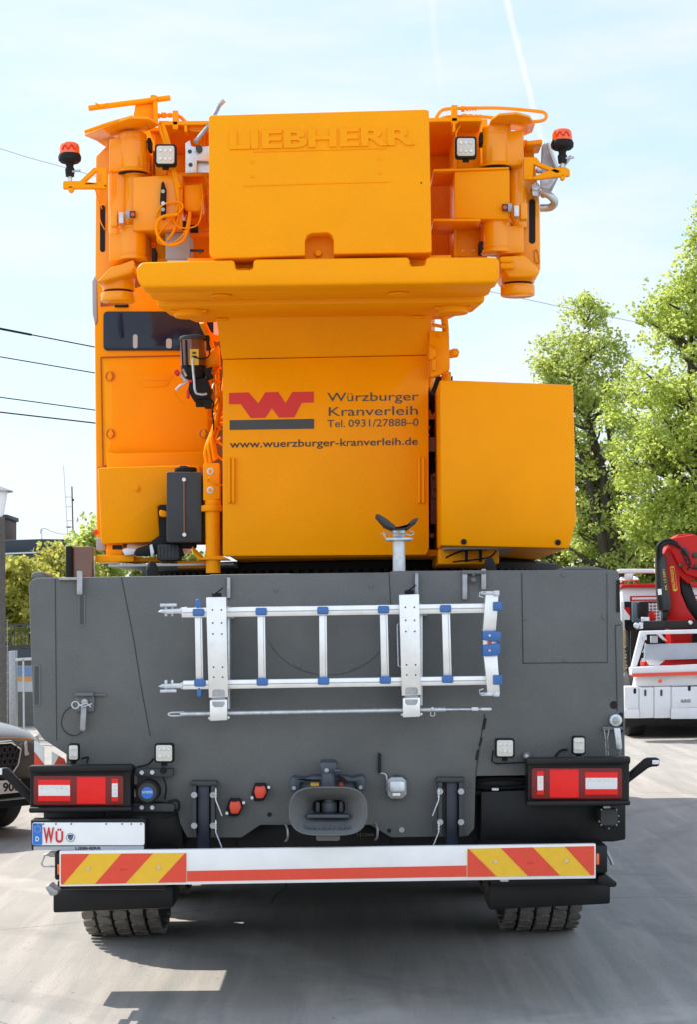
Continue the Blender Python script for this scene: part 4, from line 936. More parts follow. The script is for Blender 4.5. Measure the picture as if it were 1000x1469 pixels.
b = MB().ptube([(127, 156), (244, 141)], YS - .1, 4, 12, sm=False); hb = b.build('stow_bar', m_or, t1)
b = MB().prism([(194, 150), (222, 146), (225, 149), (222, 178), (189, 177)], YS - .09, .03); b.prism([(219, 136), (225, 138), (226, 176), (220, 178)], YS - .13, .03); b.prism([(135, 147), (143, 150), (155, 148), (146, 156)], YS - .12, .03); b.prism([(215, 137), (221, 136), (226, 143), (216, 146)], YS - .14, .02); b.build('bar_bracket', m_or, hb, bev=.004)
# hoses on top (left)
def top_hoses(runs, posts, fits, parent):
    b = MB()
    for r in runs: b.ptube([(q[0], q[1], YS - .05 + (q[2] if len(q) > 2 else 0)) for q in r], YS, 2.6)
    h = b.build('hydraulic_hose', m_gl, parent)
    for x0, y0, x1, y1 in posts:
        MB().rect(x0, y0, x1, y1, YS - .1, .08, 1).build('hose_clamp', m_or, parent, bev=.004)
    b = MB()
    for x0, x1, y, r in fits:
        b.tube([P(x0, y, YS - .05), P(x1, y, YS - .05)], r * YS / F, 8, False)
    b.build('hose_fitting', m_or, parent)
top_hoses([[(224, 167), (247, 166), (258, 168), (268, 178), (277, 184), (300, 184)], [(230, 178), (246, 177), (262, 178), (274, 187), (300, 188)]],
          [(247, 159, 255, 186), (264, 180, 268, 190)], [(225, 229, 167, 4), (231, 238, 166, 4.2), (241, 246, 166, 3.6), (228, 242, 178, 4)], t1)
# beacon
def beacon(x, y, parent, arm, hole):
    k = (YS - .1) / F; base = P(x, y + 10, YS - .1)
    a = MB(); a.prism(arm, YS - .12, .03); am = a.build('beacon_arm', m_or, parent, bev=.004)
    if hole: MB().prism(hole, YS - .1225, .0025).build('arm_cutout', mat('sunlit_hole', (.55, .62, .66), .5), am) if False else None
    bs = MB().lathe(base, (0, 0, 1), [(0, 13 * k), (3 * k, 16 * k), (8 * k, 16.5 * k), (12 * k, 15 * k)], 28).build('beacon_base', m_rub, am)
    MB().lathe(base + Vector((0, 0, 12 * k)), (0, 0, 1), [(0, 14.6 * k), (10 * k, 14 * k), (14 * k, 12.8 * k), (16 * k, 10 * k)], 28).build('beacon_lens', m_amber, bs)
    wz = MB(); c0 = base + Vector((0, 0, 19 * k)); wz.tube([c0 + Vector(((-9 + i * 4.5) * k, -14.2 * k + abs(i - 2) * 1.1 * k, (3 if i % 2 else -3) * k)) for i in range(5)], 1.2 * k, 6); wz.build('lens_filament', m_lred, bs)
    st = MB(); st.lathe(base, (0, 0, -1), [(0, 7 * k), (6 * k, 5 * k), (10 * k, 7 * k), (16 * k, 6.5 * k), (20 * k, 6 * k)], 16); st.build('beacon_pivot', m_rub, bs)
    st = MB(); st.lathe(base - Vector((0, 0, 20 * k)), (0, 0, -1), [(0, 3 * k), (12 * k, 3 * k)], 12); st.cyl(base + Vector((4 * k, -.02, -14 * k)), base + Vector((16 * k, -.02, -13 * k)), 1.6 * k); st.build('beacon_bolt', m_zinc, bs)
    return am
def arm_frame(parts, parent):
    a = MB()
    for q in parts: a.prism(q, YS - .12, .03)
    return a
beacon(100, 224, C, [(90, 263), (91, 260), (116, 260), (153, 265), (153, 271), (90, 271)], None)
b = arm_frame([[(113, 261.5), (134, 241), (138, 246), (121, 262)], [(134, 241), (153, 241), (153, 272), (146, 264), (144, 250), (138, 246)], [(121, 262.5), (144, 262), (146, 265.5), (121, 266)]], t1); b.build('beacon_bracket', m_or, t1, bev=.003)
MB().disc(101, 272, YS - .12, 4, .03, 10).build('bolt', m_or, t1)
b = MB().ptube([(136, 271, YS - .08), (142, 290, YS - .02), (143, 315, YS + .05), (150, 330, YS + .1)], YS, 1.0); b.ptube([(145, 272, YS - .08), (143, 290, YS), (146, 300, YS + .08)], YS, .8); b.build('beacon_cable', m_or, t1)
# lamp, latch strip, junction box, cables, grey box
work_lamp(237, 222.5, 15.5, YS - .16)
ls = MB().prism([(231, 263), (234, 260), (236, 266), (238, 272), (237, 312), (233, 315), (230, 310), (231, 300), (229, 290)], YS - .12, .03).build('latch_strip', m_rub, C, bev=.004)
for y, m_ in ((275, m_steel), (292, m_zinc), (301, m_steel)): MB().disc(233.5, y, YS - .127, 2.8, .008, 12).build('bolt', m_, ls)
jb = MB().prism([(263, 266), (288, 264), (290, 300), (283, 304), (268, 304), (263, 299)], YS - .06, .16).build('junction_box', m_or, C, bev=.01)
b = MB()
for pts in ([(232, 178), (238, 200), (246, 236), (254, 280), (258, 300), (250, 330), (240, 345)], [(228, 180), (234, 200), (249, 240), (258, 270)], [(233, 178), (242, 205), (251, 250), (256, 285), (248, 320)]): b.ptube([(q[0], q[1], YS - .1) for q in pts], YS, 2.2)
b.ptube([(272, 305, YS - .08), (270, 325, YS - .1), (262, 346, YS - .14), (242, 352, YS - .14), (228, 342, YS - .14), (224, 325, YS - .14), (232, 312, YS - .14), (255, 308, YS - .14)], YS, 2.4)
b.ptube([(272, 304, YS - .08), (264, 335, YS - .11), (246, 350, YS - .12), (230, 350, YS - .12), (226, 340, YS - .12), (240, 320, YS - .12), (258, 304, YS - .12), (262, 296, YS - .12), (254, 290, YS - .12), (236, 293, YS - .12), (226, 303, YS - .12), (223, 312, YS - .12)], YS, 1.4)
b.ptube([(288, 264, YS - .06), (290, 285, YS - .1), (286, 318, YS - .12), (274, 327, YS - .12), (256, 326, YS - .12), (248, 315, YS - .12)], YS, 1.0); b.ptube([(300, 276, YS), (291, 284, YS - .04), (286, 300, YS - .08)], YS, 1.0)
b.build('looped_cable', m_or, C)
gb = MB().rect(237, 334, 272, 372, YS - .03, .2, 1).build('grey_control_box', m_gbox, C, bev=.005)
MB().rect(240, 372, 271, 376, YS - .01, .1).build('box_foot', m_white, gb)
b = MB().ptube([(272, 360, YS), (292, 360, YS)], YS, 2, sm=False); b.disc(286, 360, YS - .03, 2.6, .03, 10); b.build('cable_gland', m_dgrey, gb)
b = MB().tube([P(273, 329, YS - .02), P(284, 329, YS - .02)], .02, 12, False); b.each('hose_end', m_rub, C)
b = MB().ptube([(266, 330, YS - .06), (262, 318, YS - .07)], YS, 4); b.each('hose_end', m_rub, C)
sb = MB().prism([(265.5, 206), (272, 202), (274, 210), (282, 212), (300, 210), (300, 232), (282, 231), (282, 248), (265.5, 249)], YS - .2, .02).build('locking_bracket', m_zinc, C, bev=.002)
MB().rect(282, 231, 300, 248, YS - .16, .02).build('bracket_plate', m_zinc, sb); b = MB().disc(272, 218, YS - .203, 3, .0035, 12); b.disc(273, 237, YS - .203, 3, .0035, 12); b.disc(285, 213, YS - .23, 5, .03, 8); b.build('bolt', m_dgrey, sb)
MB().ptube([(280, 204, YS - .2), (298, 182, YS - .1), (314, 152, YS), (321, 145, YS)], YS, 3.4, sm=False).build('lock_lever', m_steel, C)

for x0, x1, y in ((232, 690, 182),):
    xa, xb = P(x0, y, YS).x, P(x1, y, YS).x; z = P((x0 + x1) / 2, y, YS).z
    MB().box(xa, xb, YC + .6, YS + 1.2, z - .01, z + .01).build('added_shade_cover', m_or, C, bev=.003)  # plate added to keep the sun out of the recess
b = MB()
for k in range(3): b.ptube([(283 + k * 5, 188, YS + .1), (284 + k * 4, 215 + k * 6, YS + .06), (292 + k * 2, 250 + k * 8, YS + .1), (297, 300 + k * 10, YS + .2)], YS, 1.8)
b.build('recess_hose', m_or, C)
for x, y in ((664, 330), (680, 330), (664, 360), (680, 360)): MB().disc(x, y, (YS + .112) if x < 690 and y > 320 else (YS - .096), 2.4, .02, 8).build('bolt', m_gl, C)
# right tower
sf = MB().prism([(735, 200), (757, 200), (766, 212), (775, 292), (776, 388), (766, 393), (750, 378), (735, 366)], YS + .12, .42).build('side_frame', m_gl, C, bev=.012)
MB().prism(rrect(759.5, 286, 768.5, 350, 4.3, 6), YS + .117, .0025).build('frame_slot', m_gap, sf)
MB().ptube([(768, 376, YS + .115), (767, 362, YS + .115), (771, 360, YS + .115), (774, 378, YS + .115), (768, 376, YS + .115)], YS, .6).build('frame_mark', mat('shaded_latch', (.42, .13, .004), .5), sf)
b = MB().rect(612, 171, 700, 379, YS + .6, .08); rbp = b.build('back_plate', m_or, C, bev=.006)
b = MB().prism([(622, 176), (690, 174), (690, 180), (622, 182)], YS + .05, .28); b.prism([(622, 243), (731, 240), (731, 243), (622, 247)], YS - .1, .33); b.rect(622, 314, 690, 318, YS - .1, .33); b.rect(651.5, 182, 656, 368, YS + .1, .5); b.build('frame_rib', m_or, rbp, bev=.004)
b = MB().rect(653, 182, 690, 242, YS + .12, .5); b.rect(653, 319, 690, 368, YS + .12, .5); b.each('frame_web', m_or, rbp, bev=.006)
b = MB().rect(689, 190, 695, 206, YS - .02, .1); b.rect(688, 346, 694, 363, YS - .02, .1); b.each('rubber_pad', m_rub, rbp, bev=.004)
MB().prism([(652, 246), (732, 242), (732, 316), (652, 314)], YS - .09, .3).build('swivel_arm', m_or, rbp, bev=.012)
t2 = tower(713, (186, 238), None, (322, 364), 20.5, 718, 752, None, None)
MB().pcyl(716, 242, 319, YS + .005, 15.5, n=40).build('arm_knuckle', m_gl, t2, bev=.004)
b = MB().pcyl(715, 240, 244, YS, 17.5, n=40); b.pcyl(716, 315, 320, YS, 17.5, n=40); b.each('knuckle_rim', m_or, t2, bev=.004)
MB().pcyl(742, 240, 328, YS + .06, 14, n=36).build('locking_tube', m_gl, t2)
clamp(747, 302, -1, t2)
b = MB(); fr = [P(x, y, YS - .1) for x, y in ((718, 368), (753, 366), (776, 390), (768, 398), (730, 398), (718, 380))]; b.solid(fr, [q + Vector((0, .4, 0)) for q in fr]); b.build('lower_taper', m_gl, t2, bev=.012)
MB().pcyl(743.5, 384, 407, YS + .05, 23.5, n=36).build('foot_drum', m_gl, t2, bev=.003)
MB().pcyl(743.5, 407, 411, YS + .05, 20, n=32).build('drum_gap', m_gap, t2)
MB().pcyl(743, 410, 425, YS + .05, 24.5, n=36).build('drum_cap', m_gl, t2, bev=.006)
b = MB().prism(rrect(717, 368, 737, 377, 4), YS - .14, .1); b.prism(rrect(718, 376, 739, 386, 4), YS - .13, .1); b.each('pin_knob', m_or, t2, bev=.01)
zh = P(742, 165, YS - .25).z
MB().flat([(700, 186), (705, 174), (716, 167), (742, 165), (760, 170), (768, 180), (764, 191), (752, 196), (738, 188), (712, 188)], zh, .014).build('head_plate', m_gl, t2, bev=.004)
top_hoses([[(625, 172), (632, 161), (642, 157), (670, 156), (720, 156), (768, 160), (780, 162), (784, 167), (780, 173), (768, 175), (760, 174)], [(630, 173), (640, 169), (655, 168), (690, 168), (712, 170)]],
          [(648, 151, 657, 178), (650, 176, 654, 190)], [(662, 667, 157, 4.4), (669, 672, 156.5, 3.6), (674, 676, 156.5, 3.6), (678, 680, 156.5, 3.4), (682, 684, 156.5, 3.4), (663, 670, 168, 4.2), (672, 678, 168, 3.8), (682, 685, 168, 3.4), (688, 691, 168, 3.4)], t2)
beacon(807, 205, C, [(760, 256), (780, 248), (800, 240), (812, 240), (818, 244), (818, 253), (800, 254), (772, 258)], None)
b = arm_frame([[(752, 226), (770, 226), (776, 234), (806, 246), (800, 250), (766, 236), (764, 258), (752, 258)]], t2); b.build('beacon_bracket', m_or, t2, bev=.003)
MB().disc(808, 255, YS - .12, 3.5, .03, 10).build('bolt', m_or, t2)
b = MB().prism([(755, 203), (778, 200), (779, 207), (757, 209)], YS - .02, .2); b.build('head_bracket', m_or, t2, bev=.006)
gm = MB().prism([(778, 208), (782, 205), (800, 240), (818, 222), (821, 226), (806, 246), (790, 279), (776, 258)], YS + .08, .03).build('steel_bracket', m_steel, C, bev=.004)
MB().ptube([(786, 206, YS + .05), (800, 244, YS + .05)], YS, 3, sm=False).build('bracket_strut', m_zinc, gm)
MB().prism([(776, 256), (798, 257), (788, 272), (776, 270)], YS + .05, .03).build('bracket_plate', m_zinc, gm, bev=.003)
b = MB().disc(774, 243, YS + .02, 4, .05, 12); b.disc(769, 268, YS, 6, .08, 14); b.rect(764, 266, 776, 282, YS + .01, .06, 4); b.disc(782, 276, YS, 4.5, .08, 8); b.build('bracket_joint', m_zinc, gm, bev=.004)
b = MB().ptube([(778, 276, YS), (790, 282, YS - .02), (796, 291, YS), (790, 298, YS + .04), (776, 299, YS + .06)], YS, 5.5, 12); b.build('bent_pipe', m_zinc, gm)
work_lamp(669, 211.5, 15.5, YS - .16)
b = MB().ptube([(661, 180, YS - .05), (655, 192, YS - .1), (656, 204, YS - .1)], YS, 1); b.build('orange_cable', m_or, C)

# ================================================================ ladder and pole carried on the rear panel
YL = YP - .15
ld = thing('ladder', 'aluminium ladder with blue plastic joints hung sideways on the grey rear panel', 'ladder', P(470, 985, YL))
b = MB().prism([(260, 872), (712, 865), (712, 879), (260, 886)], YL - .02, .05); b.build('rail', m_alu, ld, bev=.004)
MB().prism([(262, 878.2), (711, 871.3), (711, 872.7), (262, 879.6)], YL - .0205, .002).build('rail_groove', m_steel, ld)
b = MB().prism([(262, 976), (716, 969), (716, 982), (262, 989)], YL - .02, .05); b.build('rail', m_alu, ld, bev=.004)
MB().prism([(263, 982), (715, 974.8), (715, 976.2), (263, 983.4)], YL - .0205, .002).build('rail_groove', m_steel, ld)
for xt, xb, w in ((284, 286, 5.5), (374, 375.5, 5.6), (462.5, 463.5, 5.6), (551, 553.5, 5.8), (640, 643, 6)):
    yt, yb = 868 - (xt - 374) * .016 + 4, 985 - (xt - 374) * .016 - 4
    MB().prism([(xt - w, yt), (xt + w, yt), (xb + w, yb), (xb - w, yb)], YL - .01, .03).build('rung', m_alu, ld, bev=.004); MB().prism([(xt + w * .45, yt + 8), (xt + w * .6, yt + 8), (xb + w * .6, yb - 8), (xb + w * .45, yb - 8)], YL - .0103, .001).build('rung_groove', m_steel, ld)
    for x, y in ((xt, 877 - (xt - 374) * .015), (xb, 978 - (xt - 374) * .015)):
        MB().prism(rrect(x - 8.2, y - 5.5, x + 8.2, y + 5.5, 2.4), YL - .032, .07).build('rung_joint', m_blue, ld, bev=.006)
for (x0, y0, x1, y1) in ((280, 859, 287, 874), (281.5, 984, 289, 1000)): MB().rect(x0, y0, x1, y1, YL - .02, .05, 3.2).build('rail_plug', m_blue, ld, bev=.008)
for y in (876, 983):
    MB().prism([(258, y - 4), (268, y - 6), (268, y + 6), (258, y + 5)], YL - .012, .03).build('rail_tongue', m_alu, ld, bev=.004)
    sgn = -1 if y < 900 else 1
    b = MB().prism([(226, y + 1.5), (232, y - 2), (262, y - 3.5), (262, y + 4), (240, y + 4.5), (230, y + 3)], YL - .02, .03); b.prism([(229, y + sgn * 8 - 2), (253, y + sgn * 8 - 2.5), (253, y + sgn * 8 + 2), (229, y + sgn * 8 + 2.5)], YL - .03, .05); b.pcyl(238, y - 8, y + 8, YL, 2.5); b.pcyl(247, y - 8, y + 8, YL, 2)
    b.build('hook_end', m_zinc, ld, bev=.003)
b = MB().prism([(697, 852), (716, 850), (714, 880), (712, 905), (693, 906), (695, 880)], YL - .045, .06); b.prism([(694, 938), (714, 937), (718, 996), (700, 998), (697, 965)], YL - .045, .06); b.prism([(693, 906), (712, 905), (714, 938), (694, 938)], YL - .035, .04)
b.build('stabiliser_foot', m_alu, ld, bev=.004)
for p in ([(693, 905), (714, 905), (720, 907), (719, 921), (693, 918)], [(693, 925), (718, 922), (719, 938), (714, 940), (693, 941)]):
    q = MB().prism(p, YL - .065, .09).build('foot_joint', m_blue, ld, bev=.006)
    cx = 703; cy = (p[0][1] + p[-1][1]) / 2; MB().disc(cx, cy, YL - .072, 1.7, .008, 10).build('bolt', m_zinc, q)
MB().rect(700, 919.5, 706, 924.5, YL - .05, .03).build('red_catch', m_red, ld)
for y0, y1 in ((863, 876), (968, 982)): MB().rect(708, y0, 721, y1, YL - .06, .09, 1.5).build('end_cap', m_blue, ld, bev=.005)
for y, s in ((850, 1), (995, -1)):
    b = MB().rect(690, y - 2 , 714, y + 3, YL - .05, .05, 2); b.rect(709, y - 3, 717, y + 4, YL - .06, .06, 1); b.ptube([(698, y - 1, YL - .055), (689, y + s * 0, YL - .055), (688, y + s * 5, YL - .055), (694, y + s * 7, YL - .055)], YL, 1.1, sm=False); b.build('foot_clip', m_zinc, ld, bev=.003)
YR = YP - .12
pole = thing('locking_rod', 'long thin galvanised rod with an eye end held below the ladder', 'metal rod', P(470, 1030, YR))
MB().ptube([(262, 1024), (640, 1017.5)], YR, 3.4, 14, sm=False).build('rod', m_zinc, pole)
MB().ptube([(640, 1017.5), (706, 1017)], YR, 2.1, 10, sm=False).build('rod_tip', m_zinc, pole)
b = MB().ptube([(264, 1021.5), (246, 1022), (241.5, 1024.2), (246, 1026.5), (264, 1026)], YR, 1.5, 8); b.ptube([(258, 1024), (270, 1024)], YR, 3, 10, sm=False); b.build('rod_eye', m_zinc, pole)
b = MB().rect(677, 1014.3, 687, 1019.3, YR - .012, .03, 1); b.rect(690, 1015, 705, 1019, YR - .01, .025, 1); b.disc(621, 1016, YR - .02, 2, .02, 10); b.ptube([(619, 1019), (618.5, 1026), (624, 1026), (623.5, 1019)], YR, .9); b.build('rod_collar', m_zinc, pole, bev=.002)
# ================================================================ the silver car on the left
m_carp = mat('metallic_bronze_grey', (.17, .15, .13), .25, metal=.4, var=.04, coat=.5)
m_chrome = mat('chrome', (.8, .8, .8), .08, metal=1)
m_plate = mat('number_plate_white', (.62, .62, .58), .4)
def build_car(name, label, loc, heading, paint, plate_txt=None):
    """heading: unit vector the nose points to; local +y is the nose"""
    car = bpy.data.objects.new(name, None); COL.objects.link(car); tag(car, label, 'car'); car['local'] = True
    car.location = loc; car.rotation_euler = (0, 0, math.atan2(-heading[0], heading[1]))
    # half sections (y, [(x, z)...] from sill to centre line of the bonnet or roof)
    S = [(0.0, [(.40, .42), (.50, .45), (.55, .58), (.54, .72), (.48, .80), (.30, .83), (0, .84)]),
         (-.06, [(.62, .30), (.72, .36), (.76, .55), (.73, .74), (.62, .84), (.36, .875), (0, .885)]),
         (-.22, [(.78, .24), (.87, .34), (.89, .56), (.86, .78), (.74, .90), (.40, .935), (0, .95)]),
         (-.55, [(.84, .22), (.92, .36), (.94, .60), (.91, .84), (.78, .95), (.42, .985), (0, 1.0)]),
         (-1.35, [(.84, .22), (.93, .36), (.94, .62), (.92, .90), (.80, 1.01), (.45, 1.05), (0, 1.06)]),
         (-1.55, [(.84, .22), (.93, .36), (.94, .62), (.92, .93), (.80, 1.05), (.45, 1.09), (0, 1.10)]),
         (-3.9, [(.84, .24), (.93, .36), (.94, .62), (.92, .95), (.85, 1.08), (.5, 1.12), (0, 1.12)]),
         (-4.45, [(.80, .3), (.88, .4), (.9, .62), (.87, .92), (.8, 1.04), (.45, 1.08), (0, 1.08)])]
    m = MB(); v = []; f = []; rows = []
    for y, h in S:
        r = [(x, y, z) for x, z in h] + [(-x, y, z) for x, z in h[-2::-1]]
        rows.append(len(v)); v += [Vector(q) for q in r]
    n = 13
    for i in range(len(S) - 1):
        for k in range(n - 1): f.append((i * n + k, i * n + k + 1, (i + 1) * n + k + 1, (i + 1) * n + k))
        f.append((i * n, (i + 1) * n, (i + 1) * n + n - 1, i * n + n - 1))
    f.append(tuple(range(n))); f.append(tuple((len(S) - 1) * n + k for k in range(n)))
    b = m.add(v, f).build('body', paint, car, ang=70)
    md = b.modifiers.new('round', 'SUBSURF'); md.levels = md.render_levels = 2
    # cabin
    g = MB(); lo = [(-1.35, .80), (-2.0, .86), (-3.6, .86), (-4.35, .8)]; hi = [(-2.15, .58), (-2.4, .62), (-3.5, .62), (-3.9, .58)]
    v = [];
    for (y0, x0), (y1, x1) in zip(lo, hi):
        v += [Vector((-x0, y0, 1.06)), Vector((-x1, y1, 1.60)), Vector((x1, y1, 1.60)), Vector((x0, y0, 1.06))]
    f = []
    for i in range(3):
        for k in range(3): a = i * 4 + k; f.append((a, a + 1, a + 5, a + 4))
    f += [(0, 1, 2, 3), (12, 13, 14, 15)]
    g.add(v, f).build('windows', m_glass, car, bev=.02)
    r = MB(); r.solid([Vector(q) for q in ((-.62, -2.1, 1.58), (.62, -2.1, 1.58), (.66, -2.4, 1.62), (.66, -3.5, 1.62), (.62, -3.95, 1.58), (-.62, -3.95, 1.58), (-.66, -3.5, 1.62), (-.66, -2.4, 1.62))],
                      [Vector(q) for q in ((-.55, -2.2, 1.66), (.55, -2.2, 1.66), (.58, -2.4, 1.69), (.58, -3.5, 1.69), (.55, -3.8, 1.66), (-.55, -3.8, 1.66), (-.58, -3.5, 1.69), (-.58, -2.4, 1.69))]); r.build('roof', paint, car, bev=.02)
    # grille with honeycomb
    gr = MB(); gr.solid([Vector(q) for q in ((-.28, .06, .56), (.28, .06, .56), (.35, .045, .62), (.39, .035, .74), (.28, .045, .80), (-.28, .045, .80), (-.39, .035, .74), (-.35, .045, .62))],
                        [Vector(q) for q in ((-.28, -.2, .56), (.28, -.2, .56), (.35, -.2, .62), (.39, -.2, .74), (.28, -.2, .80), (-.28, -.2, .80), (-.39, -.2, .74), (-.35, -.2, .62))])
    gq = gr.build('grille', m_gap, car)
    hx = MB()
    for i in range(-9, 10):
        for j in range(4):
            x = i * .06 + (.03 if j % 2 else 0); z = .60 + j * .05; y = .066 - .06 * (abs(x) / .58) ** 3
            if abs(x) < .35: hx.tube([Vector((x + .026 * cos(a * pi / 3), y, z + .026 * sin(a * pi / 3))) for a in range(7)], .006, 5, False)
    hx.build('honeycomb', m_dgrey, gq)
    fr = MB(); fr.tube([Vector(q) for q in ((-.29, .065, .555), (.29, .065, .555), (.36, .05, .615), (.40, .04, .745), (.29, .05, .81), (-.29, .05, .81), (-.40, .04, .745), (-.36, .05, .615), (-.29, .065, .555))], .014, 8, False); fr.build('grille_frame', m_chrome, gq)
    for s in (-1, 1):
        h = MB(); h.solid([Vector(q) for q in ((s * .45, .035, .68), (s * .80, -.16, .70), (s * .84, -.24, .84), (s * .47, .01, .80))], [Vector(q) for q in ((s * .62, -.2, .68), (s * .78, -.36, .70), (s * .80, -.4, .84), (s * .64, -.2, .80))])
        h.build('headlight', m_lclear, car, bev=.01)
    lo = MB(); lo.solid([Vector(q) for q in ((-.62, .05, .27), (.62, .05, .27), (.70, -.02, .40), (.5, .06, .5), (-.5, .06, .5), (-.70, -.02, .40))], [Vector(q) for q in ((-.62, -.2, .27), (.62, -.2, .27), (.70, -.2, .40), (.5, -.2, .5), (-.5, -.2, .5), (-.70, -.2, .40))]); lo.build('lower_intake', m_blk, car, bev=.01)
    b = MB(); b.tube([Vector(q) for q in ((-.72, -.03, .36), (-.55, .07, .345), (.55, .07, .345), (.72, -.03, .36))], .012, 8); b.tube([Vector(q) for q in ((.52, .07, .35), (.66, .0, .26))], .01, 6); b.tube([Vector(q) for q in ((-.52, .07, .35), (-.66, .0, .26))], .01, 6); b.build('bumper_trim', m_chrome, car)
    np = MB().box(-.36, .16, .075, .085, .39, .50).build('number_plate', m_plate, car, bev=.002)
    # wheels
    for sx in (-1, 1):
        for y in (-.85, -3.65):
            w = MB().lathe((sx * .72, y, .34), (sx, 0, 0), [(0, .22), (0, .30), (.03, .34), (.18, .34), (.21, .30), (.21, .22)], 32).build('wheel', m_tyred, car)
            MB().lathe((sx * .78, y, .34), (sx, 0, 0), [(0, .2), (.12, .21), (.14, .19), (.12, .04), (.13, 0)], 20).build('rim', m_zinc, w)
        MB().sphere((sx * 1.0, -1.75, 1.08), .1, 12, (1, .6, .75)).build('wing_mirror', paint, car)
    return car, np
hd = Vector((sin(R(50)), -cos(R(50))))
CP = Vector((-3.03, 15.85, 0))
car, nplate = build_car('parked_car', 'silver brown car with black honeycomb grille parked left behind the crane', CP, hd, m_carp)
def car_text(s, x0, x1, z0, z1, y, m, name, bold=0):
    cu = bpy.data.curves.new('t', 'FONT'); cu.body = s; cu.size = 1; cu.offset = bold
    ob = bpy.data.objects.new('t', cu); COL.objects.link(ob); bpy.context.view_layer.update()
    me = bpy.data.meshes.new_from_object(ob.evaluated_get(bpy.context.evaluated_depsgraph_get())); bpy.data.objects.remove(ob); bpy.data.curves.remove(cu)
    a = min(v.co.x for v in me.vertices); c = max(v.co.x for v in me.vertices)
    for v in me.vertices: v.co = Vector((x0 + (x1 - x0) * (v.co.x - a) / (c - a), y, z0 + (z1 - z0) * v.co.y / .729))
    me.materials.clear(); me.materials.append(m); me.name = name
    o = bpy.data.objects.new(name, me); COL.objects.link(o); setpar(o, nplate); return o
# seen from the front the nose's left is the viewer's right: mirror x by writing from +x to -x
car_text('V 900', -.06, -.345, .41, .482, .0865, m_print, 'plate_letters', .035)

# ================================================================ the lorry with loader crane on the right
YT2 = 29.0
m_lwhite = mat('lorry_white', (.66, .67, .69), .4, var=.07, dirt=(.38, .43, .4), dirt_amt=.35)
m_lgrey = mat('lorry_grey', (.36, .39, .44), .45, var=.08)
m_lredp = mat('lorry_red', (.50, .009, .007), .35, var=.08, spec=.25, dirt=(.25, .02, .015), dirt_amt=.3)
lorry = thing('lorry', 'white lorry with a red loader crane parked in front of the trees', 'lorry', (5.5, YT2, 0))
LW = 1133
def lr(name, pts, Y, d, m, bev=.01, par=None): return MB().prism(pts, Y, d).build(name, m, par or lorry, bev=bev)
# cab
cabl = lr('cab', [(893, 862), (892, 850), (896, 842), (904, 839), (1110, 835), (1120, 848), (1120, 1030), (897, 1030), (893, 960)], 32.2, 2.1, m_lwhite, .04)
lr('cab_roof_edge', [(890, 843), (893, 838), (1114, 833), (1118, 838), (1118, 841), (896, 843)], 32.1, 2.0, m_lredp, .01, cabl)
b = MB().prism([(904, 855), (1110, 851), (1110, 860), (904, 862)], 32.193, .006); rs = b.build('red_band', m_lredp, cabl)
MB().prism([(907, 857), (1110, 853.5), (1110, 857.5), (907, 860)], 32.190, .002).build('white_inlay', m_lwhite, rs)
lr('cab_back', [(896, 863), (1118, 860), (1118, 1010), (898, 1010)], 32.195, .004, m_blk, .0, cabl)
lr('back_grille', [(929, 865), (953, 864), (954, 892), (930, 893)], 32.17, .02, mat('salmon_grille', (.42, .16, .1), .6), 0, cabl)
b = MB()
for k in range(6): b.prism([(929, 867 + k * 4.4), (953, 866 + k * 4.4), (953, 867.4 + k * 4.4), (929, 868.4 + k * 4.4)], 32.15, .018)
for k in range(5): b.prism([(931 + k * 5, 865), (932.2 + k * 5, 865), (933 + k * 5, 892), (931.8 + k * 5, 892)], 32.152, .016)
b.build('grille_bars', m_lwhite, cabl)
lr('cab_pillar', [(890.5, 862), (896, 862), (897, 902), (892, 902)], 32.05, .2, m_lwhite, .02, cabl)
lr('warning_triangle', [(895, 871), (904, 871), (905, 886), (901, 884)], 31.9, .01, m_lredp, 0, cabl); lr('warning_triangle', [(895, 872), (904, 884), (904, 889), (895, 889)], 31.895, .004, m_white, 0, cabl)
lr('mirror', rrect(907, 863, 927, 893, 3), 31.8, .1, mat('slate_blue_mirror', (.09, .13, .17), .2), .02, cabl)
lr('mirror_arm', rrect(915, 863, 931, 886, 3), 31.7, .1, m_blk, .02, cabl)
lr('red_hood', [(929, 880), (937, 875), (941, 884), (941, 890), (929, 890)], 31.7, .3, m_lredp, .02)
b = MB().prism(rrect(887, 816, 1115, 822, 2.5), 32.4, .2); b.prism([(898, 822), (909, 822), (907, 833), (899, 833)], 32.4, .2); b.build('roof_rail', m_lwhite, lorry, bev=.02)
for x, y in ((893, 832), (912, 831)): MB().sphere(P(x, y, 32.3), .055, 14).build('roof_beacon', m_chrome, lorry)
b = MB()
for k in range(3): b.rect(940, 800 + k * 8, 945, 806 + k * 8, 29.6, .1, 1)
b.build('amber_lamps', m_yel, lorry)
for pts in ([(892, 902), (898, 902), (899, 960), (896, 966), (894, 962)],): lr('side_pole', pts, 31.2, .1, mat('ochre_pole', (.45, .33, .16), .5), .02)
b = MB()
for k in range(8): b.disc(900 + (k * 37 % 9) / 3, 930 + k * 5, 30.9, 3 - (k % 3) * .6, .2, 10)
b.ptube([(899, 905), (902, 940), (900, 980)], 31, 2); b.build('coupling_lines', m_dgrey, lorry)
MB().disc(900.5, 979.5, 30.2, 3.2, .1, 12).build('amber_marker', m_amber, lorry)
